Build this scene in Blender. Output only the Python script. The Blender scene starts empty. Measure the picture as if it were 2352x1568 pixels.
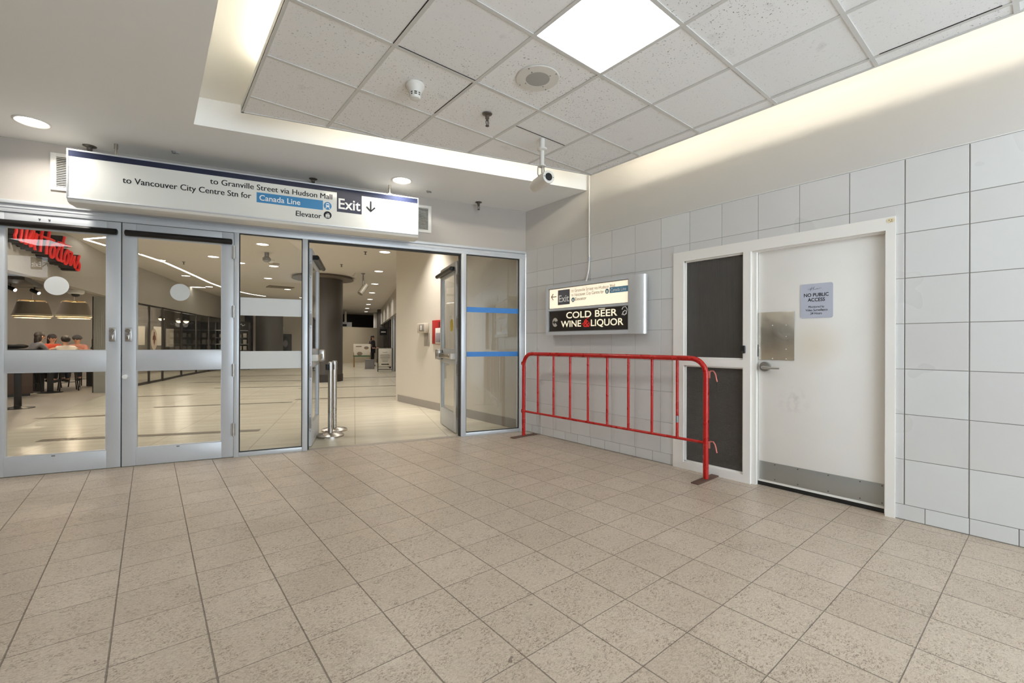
import bpy, bmesh, math, random
from mathutils import Vector, Matrix
random.seed(7)
SC = bpy.context.scene
COL = SC.collection
PI = math.pi

# ------------------------------------------------------------------ camera, world, exposure
cam_data = bpy.data.cameras.new('camera')
cam_data.sensor_width = 36.0
cam_data.lens = 1022.42 / 2352 * 36.0
cam_data.shift_y = 5.3 / 2352
cam_data.clip_end = 200
cam = bpy.data.objects.new('camera', cam_data)
COL.objects.link(cam)
cam.location = (-4.2473, -4.9074, 1.27)
cam.rotation_euler = (PI / 2, math.radians(-0.159), math.radians(-39.126))
SC.camera = cam
world = bpy.data.worlds.new('world')
SC.world = world
world.use_nodes = True
world.node_tree.nodes['Background'].inputs[0].default_value = (0.76, 0.89, 1.0, 1)
world.node_tree.nodes['Background'].inputs[1].default_value = 8.6
SC.view_settings.view_transform = 'Standard'
SC.view_settings.look = 'None'
SC.view_settings.exposure = -0.36
SC.view_settings.gamma = 1.0
SC.view_settings.use_curve_mapping = False
SC.cycles.max_bounces = 8
SC.cycles.diffuse_bounces = 5
SC.cycles.transparent_max_bounces = 20
SC.cycles.sample_clamp_indirect = 6.0
SC.cycles.use_adaptive_sampling = True
SC.cycles.adaptive_threshold = 0.1
SC.cycles.adaptive_min_samples = 24
SC.cycles.caustics_reflective = False
SC.cycles.caustics_refractive = False

PANEL_L = 8.5        # radiance of the ceiling light panels
COVE_L = 42.0        # radiance of the cove tubes
SPOT_W = 20.0        # soffit downlights
MALL_W = 26.0        # mall downlights
STRIP_L = 9.0        # mall light lines

# ------------------------------------------------------------------ helpers
def srgb(r, g, b):
    f = lambda c: c / 12.92 if c <= .04045 else ((c + .055) / 1.055) ** 2.4
    return (f(r / 255), f(g / 255), f(b / 255), 1.0)

class NT:
    def __init__(self, m):
        self.n = m.node_tree.nodes; self.l = m.node_tree.links
    def new(self, t, **kw):
        x = self.n.new(t)
        for k, v in kw.items():
            setattr(x, k, v)
        return x
    def math(self, op, a, b=None, c=None, clamp=False):
        x = self.n.new('ShaderNodeMath'); x.operation = op; x.use_clamp = clamp
        for i, v in enumerate((a, b, c)):
            if v is None: continue
            if isinstance(v, (int, float)): x.inputs[i].default_value = v
            else: self.l.new(v, x.inputs[i])
        return x.outputs[0]
    def mix(self, f, a, b):
        x = self.n.new('ShaderNodeMix'); x.data_type = 'RGBA'
        for i, v in ((0, f), (6, a), (7, b)):
            if isinstance(v, (int, float)): x.inputs[i].default_value = v
            elif isinstance(v, tuple): x.inputs[i].default_value = v
            else: self.l.new(v, x.inputs[i])
        return x.outputs[2]
    def noise(self, vec, scale, detail=2.0, rough=.5, dist=0.0):
        x = self.n.new('ShaderNodeTexNoise')
        x.inputs['Scale'].default_value = scale; x.inputs['Detail'].default_value = detail
        x.inputs['Roughness'].default_value = rough; x.inputs['Distortion'].default_value = dist
        if vec is not None: self.l.new(vec, x.inputs['Vector'])
        return x.outputs[0]
    def ramp(self, v, lo, hi):
        x = self.n.new('ShaderNodeMapRange'); x.inputs[1].default_value = lo; x.inputs[2].default_value = hi
        self.l.new(v, x.inputs[0]); return x.outputs[0]

MATS = {}
def pm(name, col, rough=.5, metal=0.0, var=.04, scale=6.0, bump=0.0, bscale=200.0, spec=.5, coat=0.0):
    """principled material with a little procedural variation in colour and gloss"""
    if name in MATS: return MATS[name]
    m = bpy.data.materials.new(name); m.use_nodes = True; MATS[name] = m
    t = NT(m); b = t.n['Principled BSDF']
    c = t.new('ShaderNodeTexCoord').outputs['Object']
    nz = t.noise(c, scale, 3.0)
    dk = tuple(v * (1 - var) for v in col[:3]) + (1,)
    lt = tuple(min(1, v * (1 + var)) for v in col[:3]) + (1,)
    t.l.new(t.mix(nz, dk, lt), b.inputs['Base Color'])
    t.l.new(t.math('ADD', t.math('MULTIPLY', nz, .12), max(0, rough - .06)), b.inputs['Roughness'])
    b.inputs['Metallic'].default_value = metal
    b.inputs['Specular IOR Level'].default_value = spec
    if coat: b.inputs['Coat Weight'].default_value = coat
    if bump:
        bn = t.new('ShaderNodeBump'); bn.inputs['Strength'].default_value = bump; bn.inputs['Distance'].default_value = .002
        t.l.new(t.noise(c, bscale, 2.0), bn.inputs['Height']); t.l.new(bn.outputs[0], b.inputs['Normal'])
    return m

def emit(name, col, strength):
    if name in MATS: return MATS[name]
    m = bpy.data.materials.new(name); m.use_nodes = True; MATS[name] = m
    t = NT(m); b = t.n['Principled BSDF']
    b.inputs['Base Color'].default_value = col
    b.inputs['Emission Color'].default_value = col
    b.inputs['Emission Strength'].default_value = strength
    return m

def glass_mat(name, tint, f0=.04, dirt=0.0):
    m = bpy.data.materials.new(name); m.use_nodes = True; MATS[name] = m
    t = NT(m); t.n.remove(t.n['Principled BSDF'])
    out = t.n['Material Output']
    lw = t.new('ShaderNodeLayerWeight'); lw.inputs[0].default_value = .5
    f = t.math('ADD', t.math('MULTIPLY', t.math('POWER', lw.outputs['Facing'], 5.0), .9), f0, clamp=True)
    tr = t.new('ShaderNodeBsdfTransparent'); tr.inputs[0].default_value = tint
    gl = t.new('ShaderNodeBsdfGlossy'); gl.inputs['Roughness'].default_value = .0
    mx = t.new('ShaderNodeMixShader')
    t.l.new(f, mx.inputs[0]); t.l.new(tr.outputs[0], mx.inputs[1]); t.l.new(gl.outputs[0], mx.inputs[2])
    t.l.new(mx.outputs[0], out.inputs[0])
    return m

class MB:
    """collects shapes into one mesh"""
    def __init__(self): self.bm = bmesh.new()
    def _new(self, verts, faces, M=None):
        vs = [self.bm.verts.new(M @ Vector(v) if M else v) for v in verts]
        fs = []
        for f in faces:
            try: fs.append(self.bm.faces.new([vs[i] for i in f]))
            except ValueError: pass
        return vs, fs
    def box(self, x0, x1, y0, y1, z0, z1, bev=0.0, M=None, seg=2):
        x0, x1 = sorted((x0, x1)); y0, y1 = sorted((y0, y1)); z0, z1 = sorted((z0, z1))
        v = [(x0,y0,z0),(x1,y0,z0),(x1,y1,z0),(x0,y1,z0),(x0,y0,z1),(x1,y0,z1),(x1,y1,z1),(x0,y1,z1)]
        vs, fs = self._new(v, [(0,3,2,1),(4,5,6,7),(0,1,5,4),(1,2,6,5),(2,3,7,6),(3,0,4,7)], M)
        if bev:
            es = list({e for f in fs for e in f.edges})
            bmesh.ops.bevel(self.bm, geom=es, offset=bev, segments=seg, affect='EDGES', profile=.5)
        return self
    def poly(self, pts, M=None):
        self._new(pts, [tuple(range(len(pts)))], M); return self
    def prism(self, pts, h, M=None):
        """pts: outline in xy at z=0, extruded to z=h"""
        n = len(pts)
        v = [(p[0], p[1], 0) for p in pts] + [(p[0], p[1], h) for p in pts]
        f = [tuple(range(n))[::-1], tuple(range(n, 2 * n))] + [(i, (i + 1) % n, n + (i + 1) % n, n + i) for i in range(n)]
        self._new(v, f, M); return self
    def cyl(self, p0, p1, r0, r1=None, n=24):
        r1 = r0 if r1 is None else r1
        p0, p1 = Vector(p0), Vector(p1); d = (p1 - p0).normalized()
        a = Vector((0, 0, 1)) if abs(d.z) < .9 else Vector((1, 0, 0))
        u = d.cross(a).normalized(); w = d.cross(u)
        v = []
        for p, r in ((p0, r0), (p1, r1)):
            for i in range(n):
                an = 2 * PI * i / n
                v.append(p + u * (r * math.cos(an)) + w * (r * math.sin(an)))
        f = [(i, (i + 1) % n, n + (i + 1) % n, n + i) for i in range(n)] + [tuple(range(n))[::-1], tuple(range(n, 2 * n))]
        self._new([tuple(x) for x in v], f); return self
    def tube(self, pts, r, n=12, closed=False):
        P = [Vector(p) for p in pts]; m = len(P); rings = []
        T = []
        for i in range(m):
            a = P[(i - 1) % m] if (i > 0 or closed) else P[i]
            b = P[(i + 1) % m] if (i < m - 1 or closed) else P[i]
            T.append((b - a).normalized())
        ref = Vector((0, 0, 1)) if abs(T[0].z) < .9 else Vector((1, 0, 0))
        u = T[0].cross(ref).normalized()
        for i in range(m):
            u = (u - T[i] * u.dot(T[i])).normalized(); w = T[i].cross(u)
            rr = r[i] if isinstance(r, (list, tuple)) else r
            rings.append([P[i] + u * (rr * math.cos(2 * PI * k / n)) + w * (rr * math.sin(2 * PI * k / n)) for k in range(n)])
        v = [tuple(x) for ring in rings for x in ring]; f = []
        for i in range(m if closed else m - 1):
            j = (i + 1) % m
            for k in range(n):
                f.append((i * n + k, i * n + (k + 1) % n, j * n + (k + 1) % n, j * n + k))
        if not closed:
            f.append(tuple(range(n))[::-1]); f.append(tuple((m - 1) * n + k for k in range(n)))
        self._new(v, f); return self
    def lathe(self, prof, o=(0, 0, 0), n=32, M=None, loop=False):
        v = []; f = []; m = len(prof)
        for r, z in prof:
            for k in range(n):
                a = 2 * PI * k / n
                v.append((o[0] + max(r, 1e-4) * math.cos(a), o[1] + max(r, 1e-4) * math.sin(a), o[2] + z))
        for i in range(m if loop else m - 1):
            j = (i + 1) % m
            for k in range(n):
                f.append((i * n + k, i * n + (k + 1) % n, j * n + (k + 1) % n, j * n + k))
        if not loop:
            f.append(tuple(range(n))[::-1]); f.append(tuple((m - 1) * n + k for k in range(n)))
        self._new(v, f, M); return self
    def ball(self, c, r, sx=1, sy=1, sz=1, n=20):
        M = Matrix.Translation(c) @ Matrix.Diagonal((sx, sy, sz, 1))
        bmesh.ops.create_uvsphere(self.bm, u_segments=n, v_segments=n // 2, radius=r, matrix=M); return self
    def ellipse(self, c, rx, rz, t, n=40):
        """upright ellipse in the xz plane, thickness t along y"""
        pts = [(rx * math.cos(2 * PI * i / n), rz * math.sin(2 * PI * i / n)) for i in range(n)]
        M = Matrix.Translation(c) @ Matrix.Rotation(PI / 2, 4, 'X') @ Matrix.Translation((0, 0, -t / 2))
        return self.prism(pts, t, M)
    def ribbon(self, pts2, w, t, M):
        """stroke of width w along a 2D polyline, made solid with thickness t"""
        P = [Vector((p[0], p[1])) for p in pts2]; L = []; R = []
        for i in range(len(P)):
            a = P[max(0, i - 1)]; b = P[min(len(P) - 1, i + 1)]
            d = (b - a).normalized(); nn = Vector((-d.y, d.x)) * (w / 2)
            L.append(P[i] + nn); R.append(P[i] - nn)
        for i in range(len(P) - 1):
            self.prism([tuple(R[i]), tuple(R[i + 1]), tuple(L[i + 1]), tuple(L[i])], t, M)
        return self
    def text(self, s, size, width=None, M=None, align='LEFT', depth=.0015, bold=0.0, height=None):
        cu = bpy.data.curves.new('lettering_curve', 'FONT'); cu.body = s; cu.size = 1.0; cu.extrude = .0; cu.align_x = 'LEFT'
        cu.offset = bold; cu.resolution_u = 4
        ob = bpy.data.objects.new('lettering_curve', cu); COL.objects.link(ob)
        dg = bpy.context.evaluated_depsgraph_get(); dg.update()
        me = bpy.data.meshes.new_from_object(ob.evaluated_get(dg))
        bpy.data.objects.remove(ob); bpy.data.curves.remove(cu)
        xs = [v.co.x for v in me.vertices]; ys = [v.co.y for v in me.vertices]
        w = max(xs) - min(xs); x0 = min(xs)
        sy = size
        sx = width / w if width else size
        sh = {'LEFT': 0, 'CENTER': -.5, 'RIGHT': -1}[align] * w * sx
        T = Matrix.Translation((sh, 0, 0)) @ Matrix.Diagonal((sx, sy, 1, 1)) @ Matrix.Translation((-x0, 0, 0))
        M = (M or Matrix.Identity(4)) @ T
        vs = [self.bm.verts.new(M @ v.co) for v in me.vertices]
        for p in me.polygons:
            try: self.bm.faces.new([vs[i] for i in p.vertices])
            except ValueError: pass
        bpy.data.meshes.remove(me)
        return self
    def build(self, name, mat, parent=None, smooth=True, angle=35, loc=None, rot=None):
        me = bpy.data.meshes.new(name)
        bmesh.ops.recalc_face_normals(self.bm, faces=self.bm.faces)
        self.bm.to_mesh(me); self.bm.free()
        if smooth and len(me.polygons):
            me.polygons.foreach_set('use_smooth', [True] * len(me.polygons))
            me.set_sharp_from_angle(angle=math.radians(angle))
        o = bpy.data.objects.new(name, me); COL.objects.link(o)
        if mat: me.materials.append(mat)
        if parent: o.parent = parent
        if loc: o.location = loc
        if rot: o.rotation_euler = rot
        return o

def tag(o, label, cat, group=None):
    o['label'] = label; o['category'] = cat
    if group: o['group'] = group
    return o
def thing(name, label, cat, loc=(0, 0, 0), rotz=0.0, group=None):
    o = bpy.data.objects.new(name, None); COL.objects.link(o); o.empty_display_size = .1
    o.location = loc; o.rotation_euler = (0, 0, rotz)
    return tag(o, label, cat, group)
def struct(o):
    o['kind'] = 'structure'; return o
def sempty(name, loc=(0, 0, 0), rotz=0.0):
    o = bpy.data.objects.new(name, None); COL.objects.link(o); o.location = loc; o.rotation_euler = (0, 0, rotz)
    return struct(o)
def dup(root, loc, rotz=None, label=None, group=None):
    r = root.copy(); COL.objects.link(r); r.location = loc
    if rotz is not None: r.rotation_euler = (0, 0, rotz)
    if label: r['label'] = label
    if group: r['group'] = group
    for ch in list(root.children):
        c = ch.copy(); COL.objects.link(c); c.parent = r
        for g in list(ch.children):
            d = g.copy(); COL.objects.link(d); d.parent = c
    return r

UP = Matrix.Rotation(PI / 2, 4, 'X')                 # xy drawing -> upright xz, facing -y
ROT = math.atan2(-.24184528, .97031485)              # heading of the glazed entrance wall
E_ = Vector((.97031485, -.24184528, 0)); N_ = Vector((-.24184528, -.97031485, 0))
def SF(s, off=0.0, z=0.0):
    """point on the entrance wall: s along it from the corner, off towards the room"""
    p = E_ * s + N_ * off; return (p.x, p.y, z)
def area(name, loc, size, power, col, parent=None, rot=(0, 0, 0), shape='DISK', spread=PI, size_y=None):
    d = bpy.data.lights.new(name, 'AREA'); d.shape = shape; d.size = size; d.energy = power; d.color = col[:3]; d.spread = spread
    if size_y: d.size_y = size_y
    o = bpy.data.objects.new(name, d); COL.objects.link(o); o.location = loc; o.rotation_euler = rot
    if parent: o.parent = parent
    return o

# ------------------------------------------------------------------ materials
ALU = pm('brushed aluminium', srgb(205, 208, 212), .38, .25, .05, 3)
ALU_DARK = pm('aged aluminium', srgb(150, 150, 150), .4, .6, .06, 4)
STEEL = pm('stainless steel', srgb(186, 180, 172), .28, .95, .05, 5)
CHROME = pm('satin chrome', srgb(190, 188, 184), .3, .9, .04, 10)
BLACKM = pm('black closer metal', srgb(36, 33, 32), .38, .4, .1, 8)
BLACK = pm('black plastic', srgb(28, 27, 27), .4, 0, .1, 10)
RUBBER = pm('black gasket', srgb(30, 30, 30), .6)
PLASTER = pm('grey plaster', srgb(204, 200, 195), .6, 0, .03, 1.2)
SOFFIT = pm('soffit plaster', srgb(243, 243, 242), .65, 0, .03, .9)
SHELF = pm('cove plaster', srgb(246, 243, 234), .6, 0, .03, 1.0)
WHITE = pm('white paint', srgb(236, 232, 226), .42, 0, .025, 2.5)
WHITEPL = pm('white plastic', srgb(226, 223, 216), .4, 0, .03, 8)
VINYL = pm('frosted vinyl', srgb(216, 217, 214), .45, 0, .02, 2)
NAVY = pm('navy vinyl', srgb(28, 35, 62), .3, 0, .04, 4)
SIGNWHITE = pm('sign white', srgb(226, 226, 221), .1, 0, .02, 2)
INK = pm('dark lettering', srgb(34, 35, 40), .5, spec=.2)
LETTERW = pm('white lettering', srgb(240, 240, 238), .35)
BLUE = pm('blue vinyl', srgb(52, 128, 182), .35, 0, .04, 3)
TAPE = pm('blue tape', srgb(60, 132, 208), .5, 0, .05, 3)
RED = pm('red gloss paint', srgb(180, 20, 16), .28, 0, .10, 7, coat=.1)
def chip(m):
    t = NT(m); bs = t.n['Principled BSDF']; c = t.new('ShaderNodeTexCoord').outputs['Object']
    old = bs.inputs['Base Color'].links[0].from_socket
    k = t.math('MULTIPLY', t.ramp(t.noise(c, 38, 3, .6), .70, .72), .75)
    t.l.new(t.mix(k, old, srgb(196, 160, 140)), bs.inputs['Base Color'])
chip(RED)
REDBOX = pm('red cabinet paint', srgb(176, 24, 24), .35, 0, .06, 4)
RUST = pm('rusty brown steel', srgb(98, 74, 62), .7, .1, .18, 14, .4, 90)
BRASS = pm('tarnished sprinkler metal', srgb(104, 98, 92), .4, .7, .15, 20)
BEIGE = pm('mall plaster', srgb(212, 205, 193), .6, 0, .03, .8)
TAUPE = pm('mall ceiling paint', srgb(214, 208, 200), .7, 0, .03, .6)
BULK = pm('bulkhead paint', srgb(180, 174, 164), .65, 0, .04, .6)
KICKB = pm('grey vinyl base', srgb(156, 150, 143), .5, 0, .05, 3)
COLUMN = pm('dark column laminate', srgb(80, 75, 70), .42, 0, .06, 2)
DARK = pm('dark panel', srgb(56, 50, 46), .5, 0, .1, 3)
CREAM = pm('shop wall plaster', srgb(158, 149, 139), .7, 0, .08, 1.5)
YELLOW = pm('yellow vinyl', srgb(214, 190, 52), .4)
GLASS = glass_mat('clear glass', (.955, .96, .95, 1), .04)
GLASS_DARK = glass_mat('shop glass', (.88, .88, .87, 1), .03)

def wall_tile_mat():
    m = bpy.data.materials.new('glazed wall tile'); m.use_nodes = True; t = NT(m); b = t.n['Principled BSDF']
    c = t.new('ShaderNodeTexCoord').outputs['Object']
    g = t.new('ShaderNodeNewGeometry').outputs['Random Per Island']
    nz = t.noise(c, 1.3, 3)
    a = t.mix(g, srgb(207, 204, 202), srgb(214, 214, 212))
    d = t.mix(t.ramp(t.noise(c, 2.5, 5, .65), .45, .8), a, srgb(202, 200, 198))
    t.l.new(t.mix(.25, a, d), b.inputs['Base Color'])
    t.l.new(t.math('ADD', t.math('MULTIPLY', nz, .15), .22), b.inputs['Roughness'])
    bn = t.new('ShaderNodeBump'); bn.inputs['Strength'].default_value = .08; bn.inputs['Distance'].default_value = .004
    t.l.new(t.noise(c, 7, 2), bn.inputs['Height']); t.l.new(bn.outputs[0], b.inputs['Normal'])
    return m
WTILE = wall_tile_mat()
GROUT = pm('wall grout', srgb(140, 136, 131), .85, 0, .12, 9)

def floor_mat():
    gx, gy, s = -4.3739, -2.5629, .32771
    m = bpy.data.materials.new('textured floor tile'); m.use_nodes = True; t = NT(m); b = t.n['Principled BSDF']
    c = t.new('ShaderNodeTexCoord').outputs['Object']
    sp = t.new('ShaderNodeSeparateXYZ'); t.l.new(c, sp.inputs[0])
    tx = t.math('DIVIDE', t.math('SUBTRACT', sp.outputs[0], gx), s)
    ty = t.math('DIVIDE', t.math('SUBTRACT', sp.outputs[1], gy), s)
    def edge(v):
        f = t.math('FRACT', v)
        return t.math('MINIMUM', f, t.math('SUBTRACT', 1.0, f))
    wob = t.math('MULTIPLY', t.math('SUBTRACT', t.noise(c, 25, 2), .5), .006)
    ex = t.math('ADD', edge(tx), wob); ey = t.math('ADD', edge(ty), wob)
    lx = t.math('SUBTRACT', 1.0, t.ramp(ex, .006, .0105))
    ly = t.math('SUBTRACT', 1.0, t.ramp(ey, .0035, .0075))
    line = t.math('MAXIMUM', lx, ly, clamp=True)
    # per tile tone
    cb = t.new('ShaderNodeCombineXYZ'); t.l.new(t.math('FLOOR', tx), cb.inputs[0]); t.l.new(t.math('FLOOR', ty), cb.inputs[1])
    wn = t.new('ShaderNodeTexWhiteNoise'); wn.noise_dimensions = '2D'; t.l.new(cb.outputs[0], wn.inputs[0])
    base = t.mix(wn.outputs[0], srgb(183, 167, 149), srgb(193, 177, 159))
    # worm-like relief, its shade and highlights also painted into the colour
    off = t.new('ShaderNodeVectorMath'); off.operation = 'MULTIPLY_ADD'
    t.l.new(wn.outputs[1], off.inputs[0]); off.inputs[1].default_value = (9, 9, 9); t.l.new(c, off.inputs[2])
    mp = t.new('ShaderNodeMapping'); mp.inputs['Rotation'].default_value = (0, 0, .6); mp.inputs['Scale'].default_value = (1, 1.7, 1); t.l.new(off.outputs[0], mp.inputs[0])
    n1 = t.noise(mp.outputs[0], 70, 3.0, .6, 1.3)
    worm = t.ramp(n1, .51, .64)
    light = t.ramp(n1, .48, .36)
    patch = t.ramp(t.noise(off.outputs[0], 9, 3), .36, .62)
    relief_shade = t.math('MULTIPLY', worm, t.math('ADD', t.math('MULTIPLY', patch, .8), .35), clamp=True)
    c1 = t.mix(relief_shade, base, srgb(134, 118, 100))
    c1 = t.mix(t.math('MULTIPLY', light, .5), c1, srgb(216, 203, 186))
    blot = t.ramp(t.noise(c, 1.7, 4), .5, .75)
    c1 = t.mix(t.math('MULTIPLY', blot, .22), c1, srgb(170, 150, 132))
    spot = t.math('MULTIPLY', t.ramp(t.noise(c, 13.0, 2, .6), .745, .765), .7)
    c1 = t.mix(spot, c1, srgb(92, 80, 70))
    c2 = t.mix(t.math('MULTIPLY', line, .75), c1, srgb(112, 100, 90))
    t.l.new(c2, b.inputs['Base Color'])
    t.l.new(t.math('ADD', t.math('MULTIPLY', n1, .22), t.math('ADD', .2, t.math('MULTIPLY', line, .4))), b.inputs['Roughness'])
    h = t.math('SUBTRACT', t.math('MULTIPLY', t.math('MULTIPLY', n1, t.math('ADD', t.math('MULTIPLY', patch, .7), .3)), -.45), t.math('MULTIPLY', line, .9))
    bn = t.new('ShaderNodeBump'); bn.inputs['Strength'].default_value = .9; bn.inputs['Distance'].default_value = .004
    t.l.new(h, bn.inputs['Height']); t.l.new(bn.outputs[0], b.inputs['Normal'])
    return m
FLOOR = floor_mat()

def mall_floor_mat():
    m = bpy.data.materials.new('polished mall tile'); m.use_nodes = True; t = NT(m); b = t.n['Principled BSDF']
    c = t.new('ShaderNodeTexCoord').outputs['Object']
    mp = t.new('ShaderNodeMapping'); mp.inputs['Rotation'].default_value = (0, 0, math.radians(19.6)); t.l.new(c, mp.inputs[0])
    sp = t.new('ShaderNodeSeparateXYZ'); t.l.new(mp.outputs[0], sp.inputs[0])
    u = t.math('DIVIDE', t.math('ADD', sp.outputs[0], 2.339), 1.2)
    f = t.math('FRACT', u); e = t.math('MINIMUM', f, t.math('SUBTRACT', 1.0, f))
    line = t.math('SUBTRACT', 1.0, t.ramp(e, .002, .0035))
    row = t.math('FRACT', t.math('ADD', t.math('DIVIDE', sp.outputs[1], .61), t.math('MULTIPLY', t.math('FLOOR', u), .37)))
    e2 = t.math('MINIMUM', row, t.math('SUBTRACT', 1.0, row))
    line2 = t.math('MULTIPLY', t.math('SUBTRACT', 1.0, t.ramp(e2, .0025, .005)), .25)
    st = t.new('ShaderNodeMapping'); st.inputs['Scale'].default_value = (.35, 3.0, 1); t.l.new(mp.outputs[0], st.inputs[0])
    vein = t.noise(st.outputs[0], 2.2, 5, .6, .4)
    c1 = t.mix(vein, srgb(202, 193, 171), srgb(228, 221, 203))
    c1 = t.mix(t.math('MULTIPLY', t.math('MAXIMUM', line, line2), .6), c1, srgb(120, 108, 90))
    t.l.new(c1, b.inputs['Base Color'])
    t.l.new(t.math('ADD', t.math('MULTIPLY', vein, .15), .16), b.inputs['Roughness'])
    return m
MFLOOR = mall_floor_mat()
DARK_WALL = pm('dim mall wall', srgb(120, 112, 104), .7)
GREYTILE = pm('grey shop tile', srgb(176, 166, 152), .35, 0, .08, 2)
INLAY = pm('dark floor inlay', srgb(112, 101, 84), .35, 0, .06, 3)

def ceil_tile_mat():
    m = bpy.data.materials.new('mineral ceiling tile'); m.use_nodes = True; t = NT(m); b = t.n['Principled BSDF']
    c = t.new('ShaderNodeTexCoord').outputs['Object']
    g = t.new('ShaderNodeNewGeometry').outputs['Random Per Island']
    base = t.mix(g, srgb(241, 241, 241), srgb(247, 247, 247))
    sp = t.ramp(t.noise(c, 80, 2, .6), .64, .70)
    amt = t.math('ADD', t.math('MULTIPLY', t.ramp(t.noise(c, .7, 1), .4, .65), .75), .25)
    c1 = t.mix(t.math('MULTIPLY', sp, amt), base, srgb(104, 100, 95))
    sm = t.math('MULTIPLY', t.ramp(t.noise(c, 5, 4, .6), .62, .74), .18)
    c1 = t.mix(sm, c1, srgb(140, 136, 130))
    t.l.new(c1, b.inputs['Base Color']); b.inputs['Roughness'].default_value = .85
    bn = t.new('ShaderNodeBump'); bn.inputs['Strength'].default_value = .25; bn.inputs['Distance'].default_value = .003; bn.invert = True
    t.l.new(sp, bn.inputs['Height']); t.l.new(bn.outputs[0], b.inputs['Normal'])
    return m
CTILE = ceil_tile_mat()
TBAR = pm('ceiling grid bar', srgb(214, 213, 210), .5, 0, .03, 3)

def obscure_mat(grid):
    m = bpy.data.materials.new('obscure glass ' + ('grid' if grid else 'reeded')); m.use_nodes = True; t = NT(m); b = t.n['Principled BSDF']
    c = t.new('ShaderNodeTexCoord').outputs['Object']
    sp = t.new('ShaderNodeSeparateXYZ'); t.l.new(c, sp.inputs[0])
    w = t.math('SINE', t.math('MULTIPLY', sp.outputs[1], 2 * PI / .0135))
    if grid:
        w = t.math('MINIMUM', w, t.math('SINE', t.math('MULTIPLY', sp.outputs[2], 2 * PI / .0135)))
    nz = t.ramp(t.noise(c, 3, 2), .3, .7)
    ln = t.math('MULTIPLY', t.ramp(w, .2, .95), t.math('ADD', t.math('MULTIPLY', nz, .6), .2))
    t.l.new(t.mix(ln, srgb(82, 79, 75), srgb(60, 58, 55)), b.inputs['Base Color'])
    b.inputs['Roughness'].default_value = .22
    b.inputs['Specular IOR Level'].default_value = .3
    bn = t.new('ShaderNodeBump'); bn.inputs['Strength'].default_value = .6; bn.inputs['Distance'].default_value = .0015
    t.l.new(w, bn.inputs['Height']); t.l.new(bn.outputs[0], b.inputs['Normal'])
    return m
REED = obscure_mat(False); WIRE = obscure_mat(True)

# ================================================================== SETTING: vestibule
XL, YB = -13.0, -9.0
OPEN0, OPEN1, OPENZ = -5.1, -.3, 3.1        # unseen opening added behind the camera; daylight through it fills the ceiling
SOFZ, RAFTZ, SHELFZ, MALLZ = 3.197, 3.197, 3.445, 3.5
def sfy(x, off=0.0):       # y of the entrance wall at x
    return -.24924 * x

b = MB(); b.poly([(XL, YB, 0), (.2, YB, 0), (.2, sfy(.2) + .0, 0), (XL, sfy(XL), 0)])
struct(b.build('floor', FLOOR, smooth=False))

# tiled right wall: grout plane and individual tiles, opening for the door set
DY0, DY1, DZ = -4.149, -2.365, 2.215
b = MB()
for (y0, y1, z0, z1) in ((DY1, -.0, 0, 2.612), (YB, DY0, 0, 2.612), (DY0, DY1, DZ, 2.612)):
    b.box(.0035, .06, y0, y1, z0, z1)
wall_tiles = struct(b.build('wall_right', GROUT, smooth=False))
b = MB()
ycols = [-.0, -.245, -.573] + [-.573 - .3277 * i for i in range(1, 11)]
ycols = [y for y in ycols if y > -3.8] + [-3.868, -4.199, -4.528]
yy = -4.528
while yy > YB: yy -= .3277; ycols.append(yy)
zrows = [.112, .440, .767, 1.095, 1.423, 1.7525, 2.080, 2.294, 2.618]
def tile(y0, y1, z0, z1, gy=.0016, gz=.0014):
    """tile clipped against the door opening"""
    parts = [(y0 - gy, y1 + gy, z0 + gz, z1 - gz)]
    out = []
    for (a, c, p, q) in parts:
        if c >= DY1 or a <= DY0 or p >= DZ:
            out.append((a, c, p, q)); continue
        if a > DY1: out.append((a, DY1, p, q))
        elif c < DY0: out.append((DY0, c, p, q))
        if a > DY1 and c < DY1 and q > DZ: out.append((DY1, max(c, DY0), DZ, q))
        elif a <= DY1 and c >= DY0 and q > DZ: out.append((a, c, DZ, q))
        elif c < DY0 and a > DY0 and q > DZ: out.append((min(a, DY1), DY0, DZ, q))
    for (a, c, p, q) in out:
        if a - c > .012 and q - p > .012: b.box(0, .012, c, a, p, q, .0012, seg=1)
for i in range(len(ycols) - 1):
    wide = ycols[i + 1] in (-4.199, -4.528) or ycols[i] in (-4.199, -4.528)
    for j in range(len(zrows) - 1):
        # joints right of the door are raked wider
        tile(ycols[i], ycols[i + 1], zrows[j], zrows[j + 1], .0035 if wide else .0016, .0022 if ycols[i] < -4 else .0014)
yb = -.02
base = [-.14 - .2195 * i for i in range(0, 60)]
base = [0.0] + base
for i in range(len(base) - 1):
    if base[i] > YB: tile(base[i], base[i + 1], .004, .112, .0022, .002)
o = b.build('tile', WTILE, wall_tiles, smooth=False)
b = MB(); b.box(.006, .06, YB, .03, 2.612, SHELFZ + .05)
struct(b.build('wall_right', PLASTER, smooth=False))
b = MB(); b.box(-.004, .008, YB, -.01, 2.6185, 2.6225)
struct(b.build('trim_1', LETTERW, smooth=False))
# backing behind the door set
b = MB(); b.box(.16, .2, DY0 - .3, DY1 + .3, 0, 2.6); b.box(.06, .2, DY1 + .2, DY1 + .24, 0, 2.6); b.box(.06, .2, DY0 - .24, DY0 - .2, 0, 2.6)
struct(b.build('wall_back', DARK, smooth=False))

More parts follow.
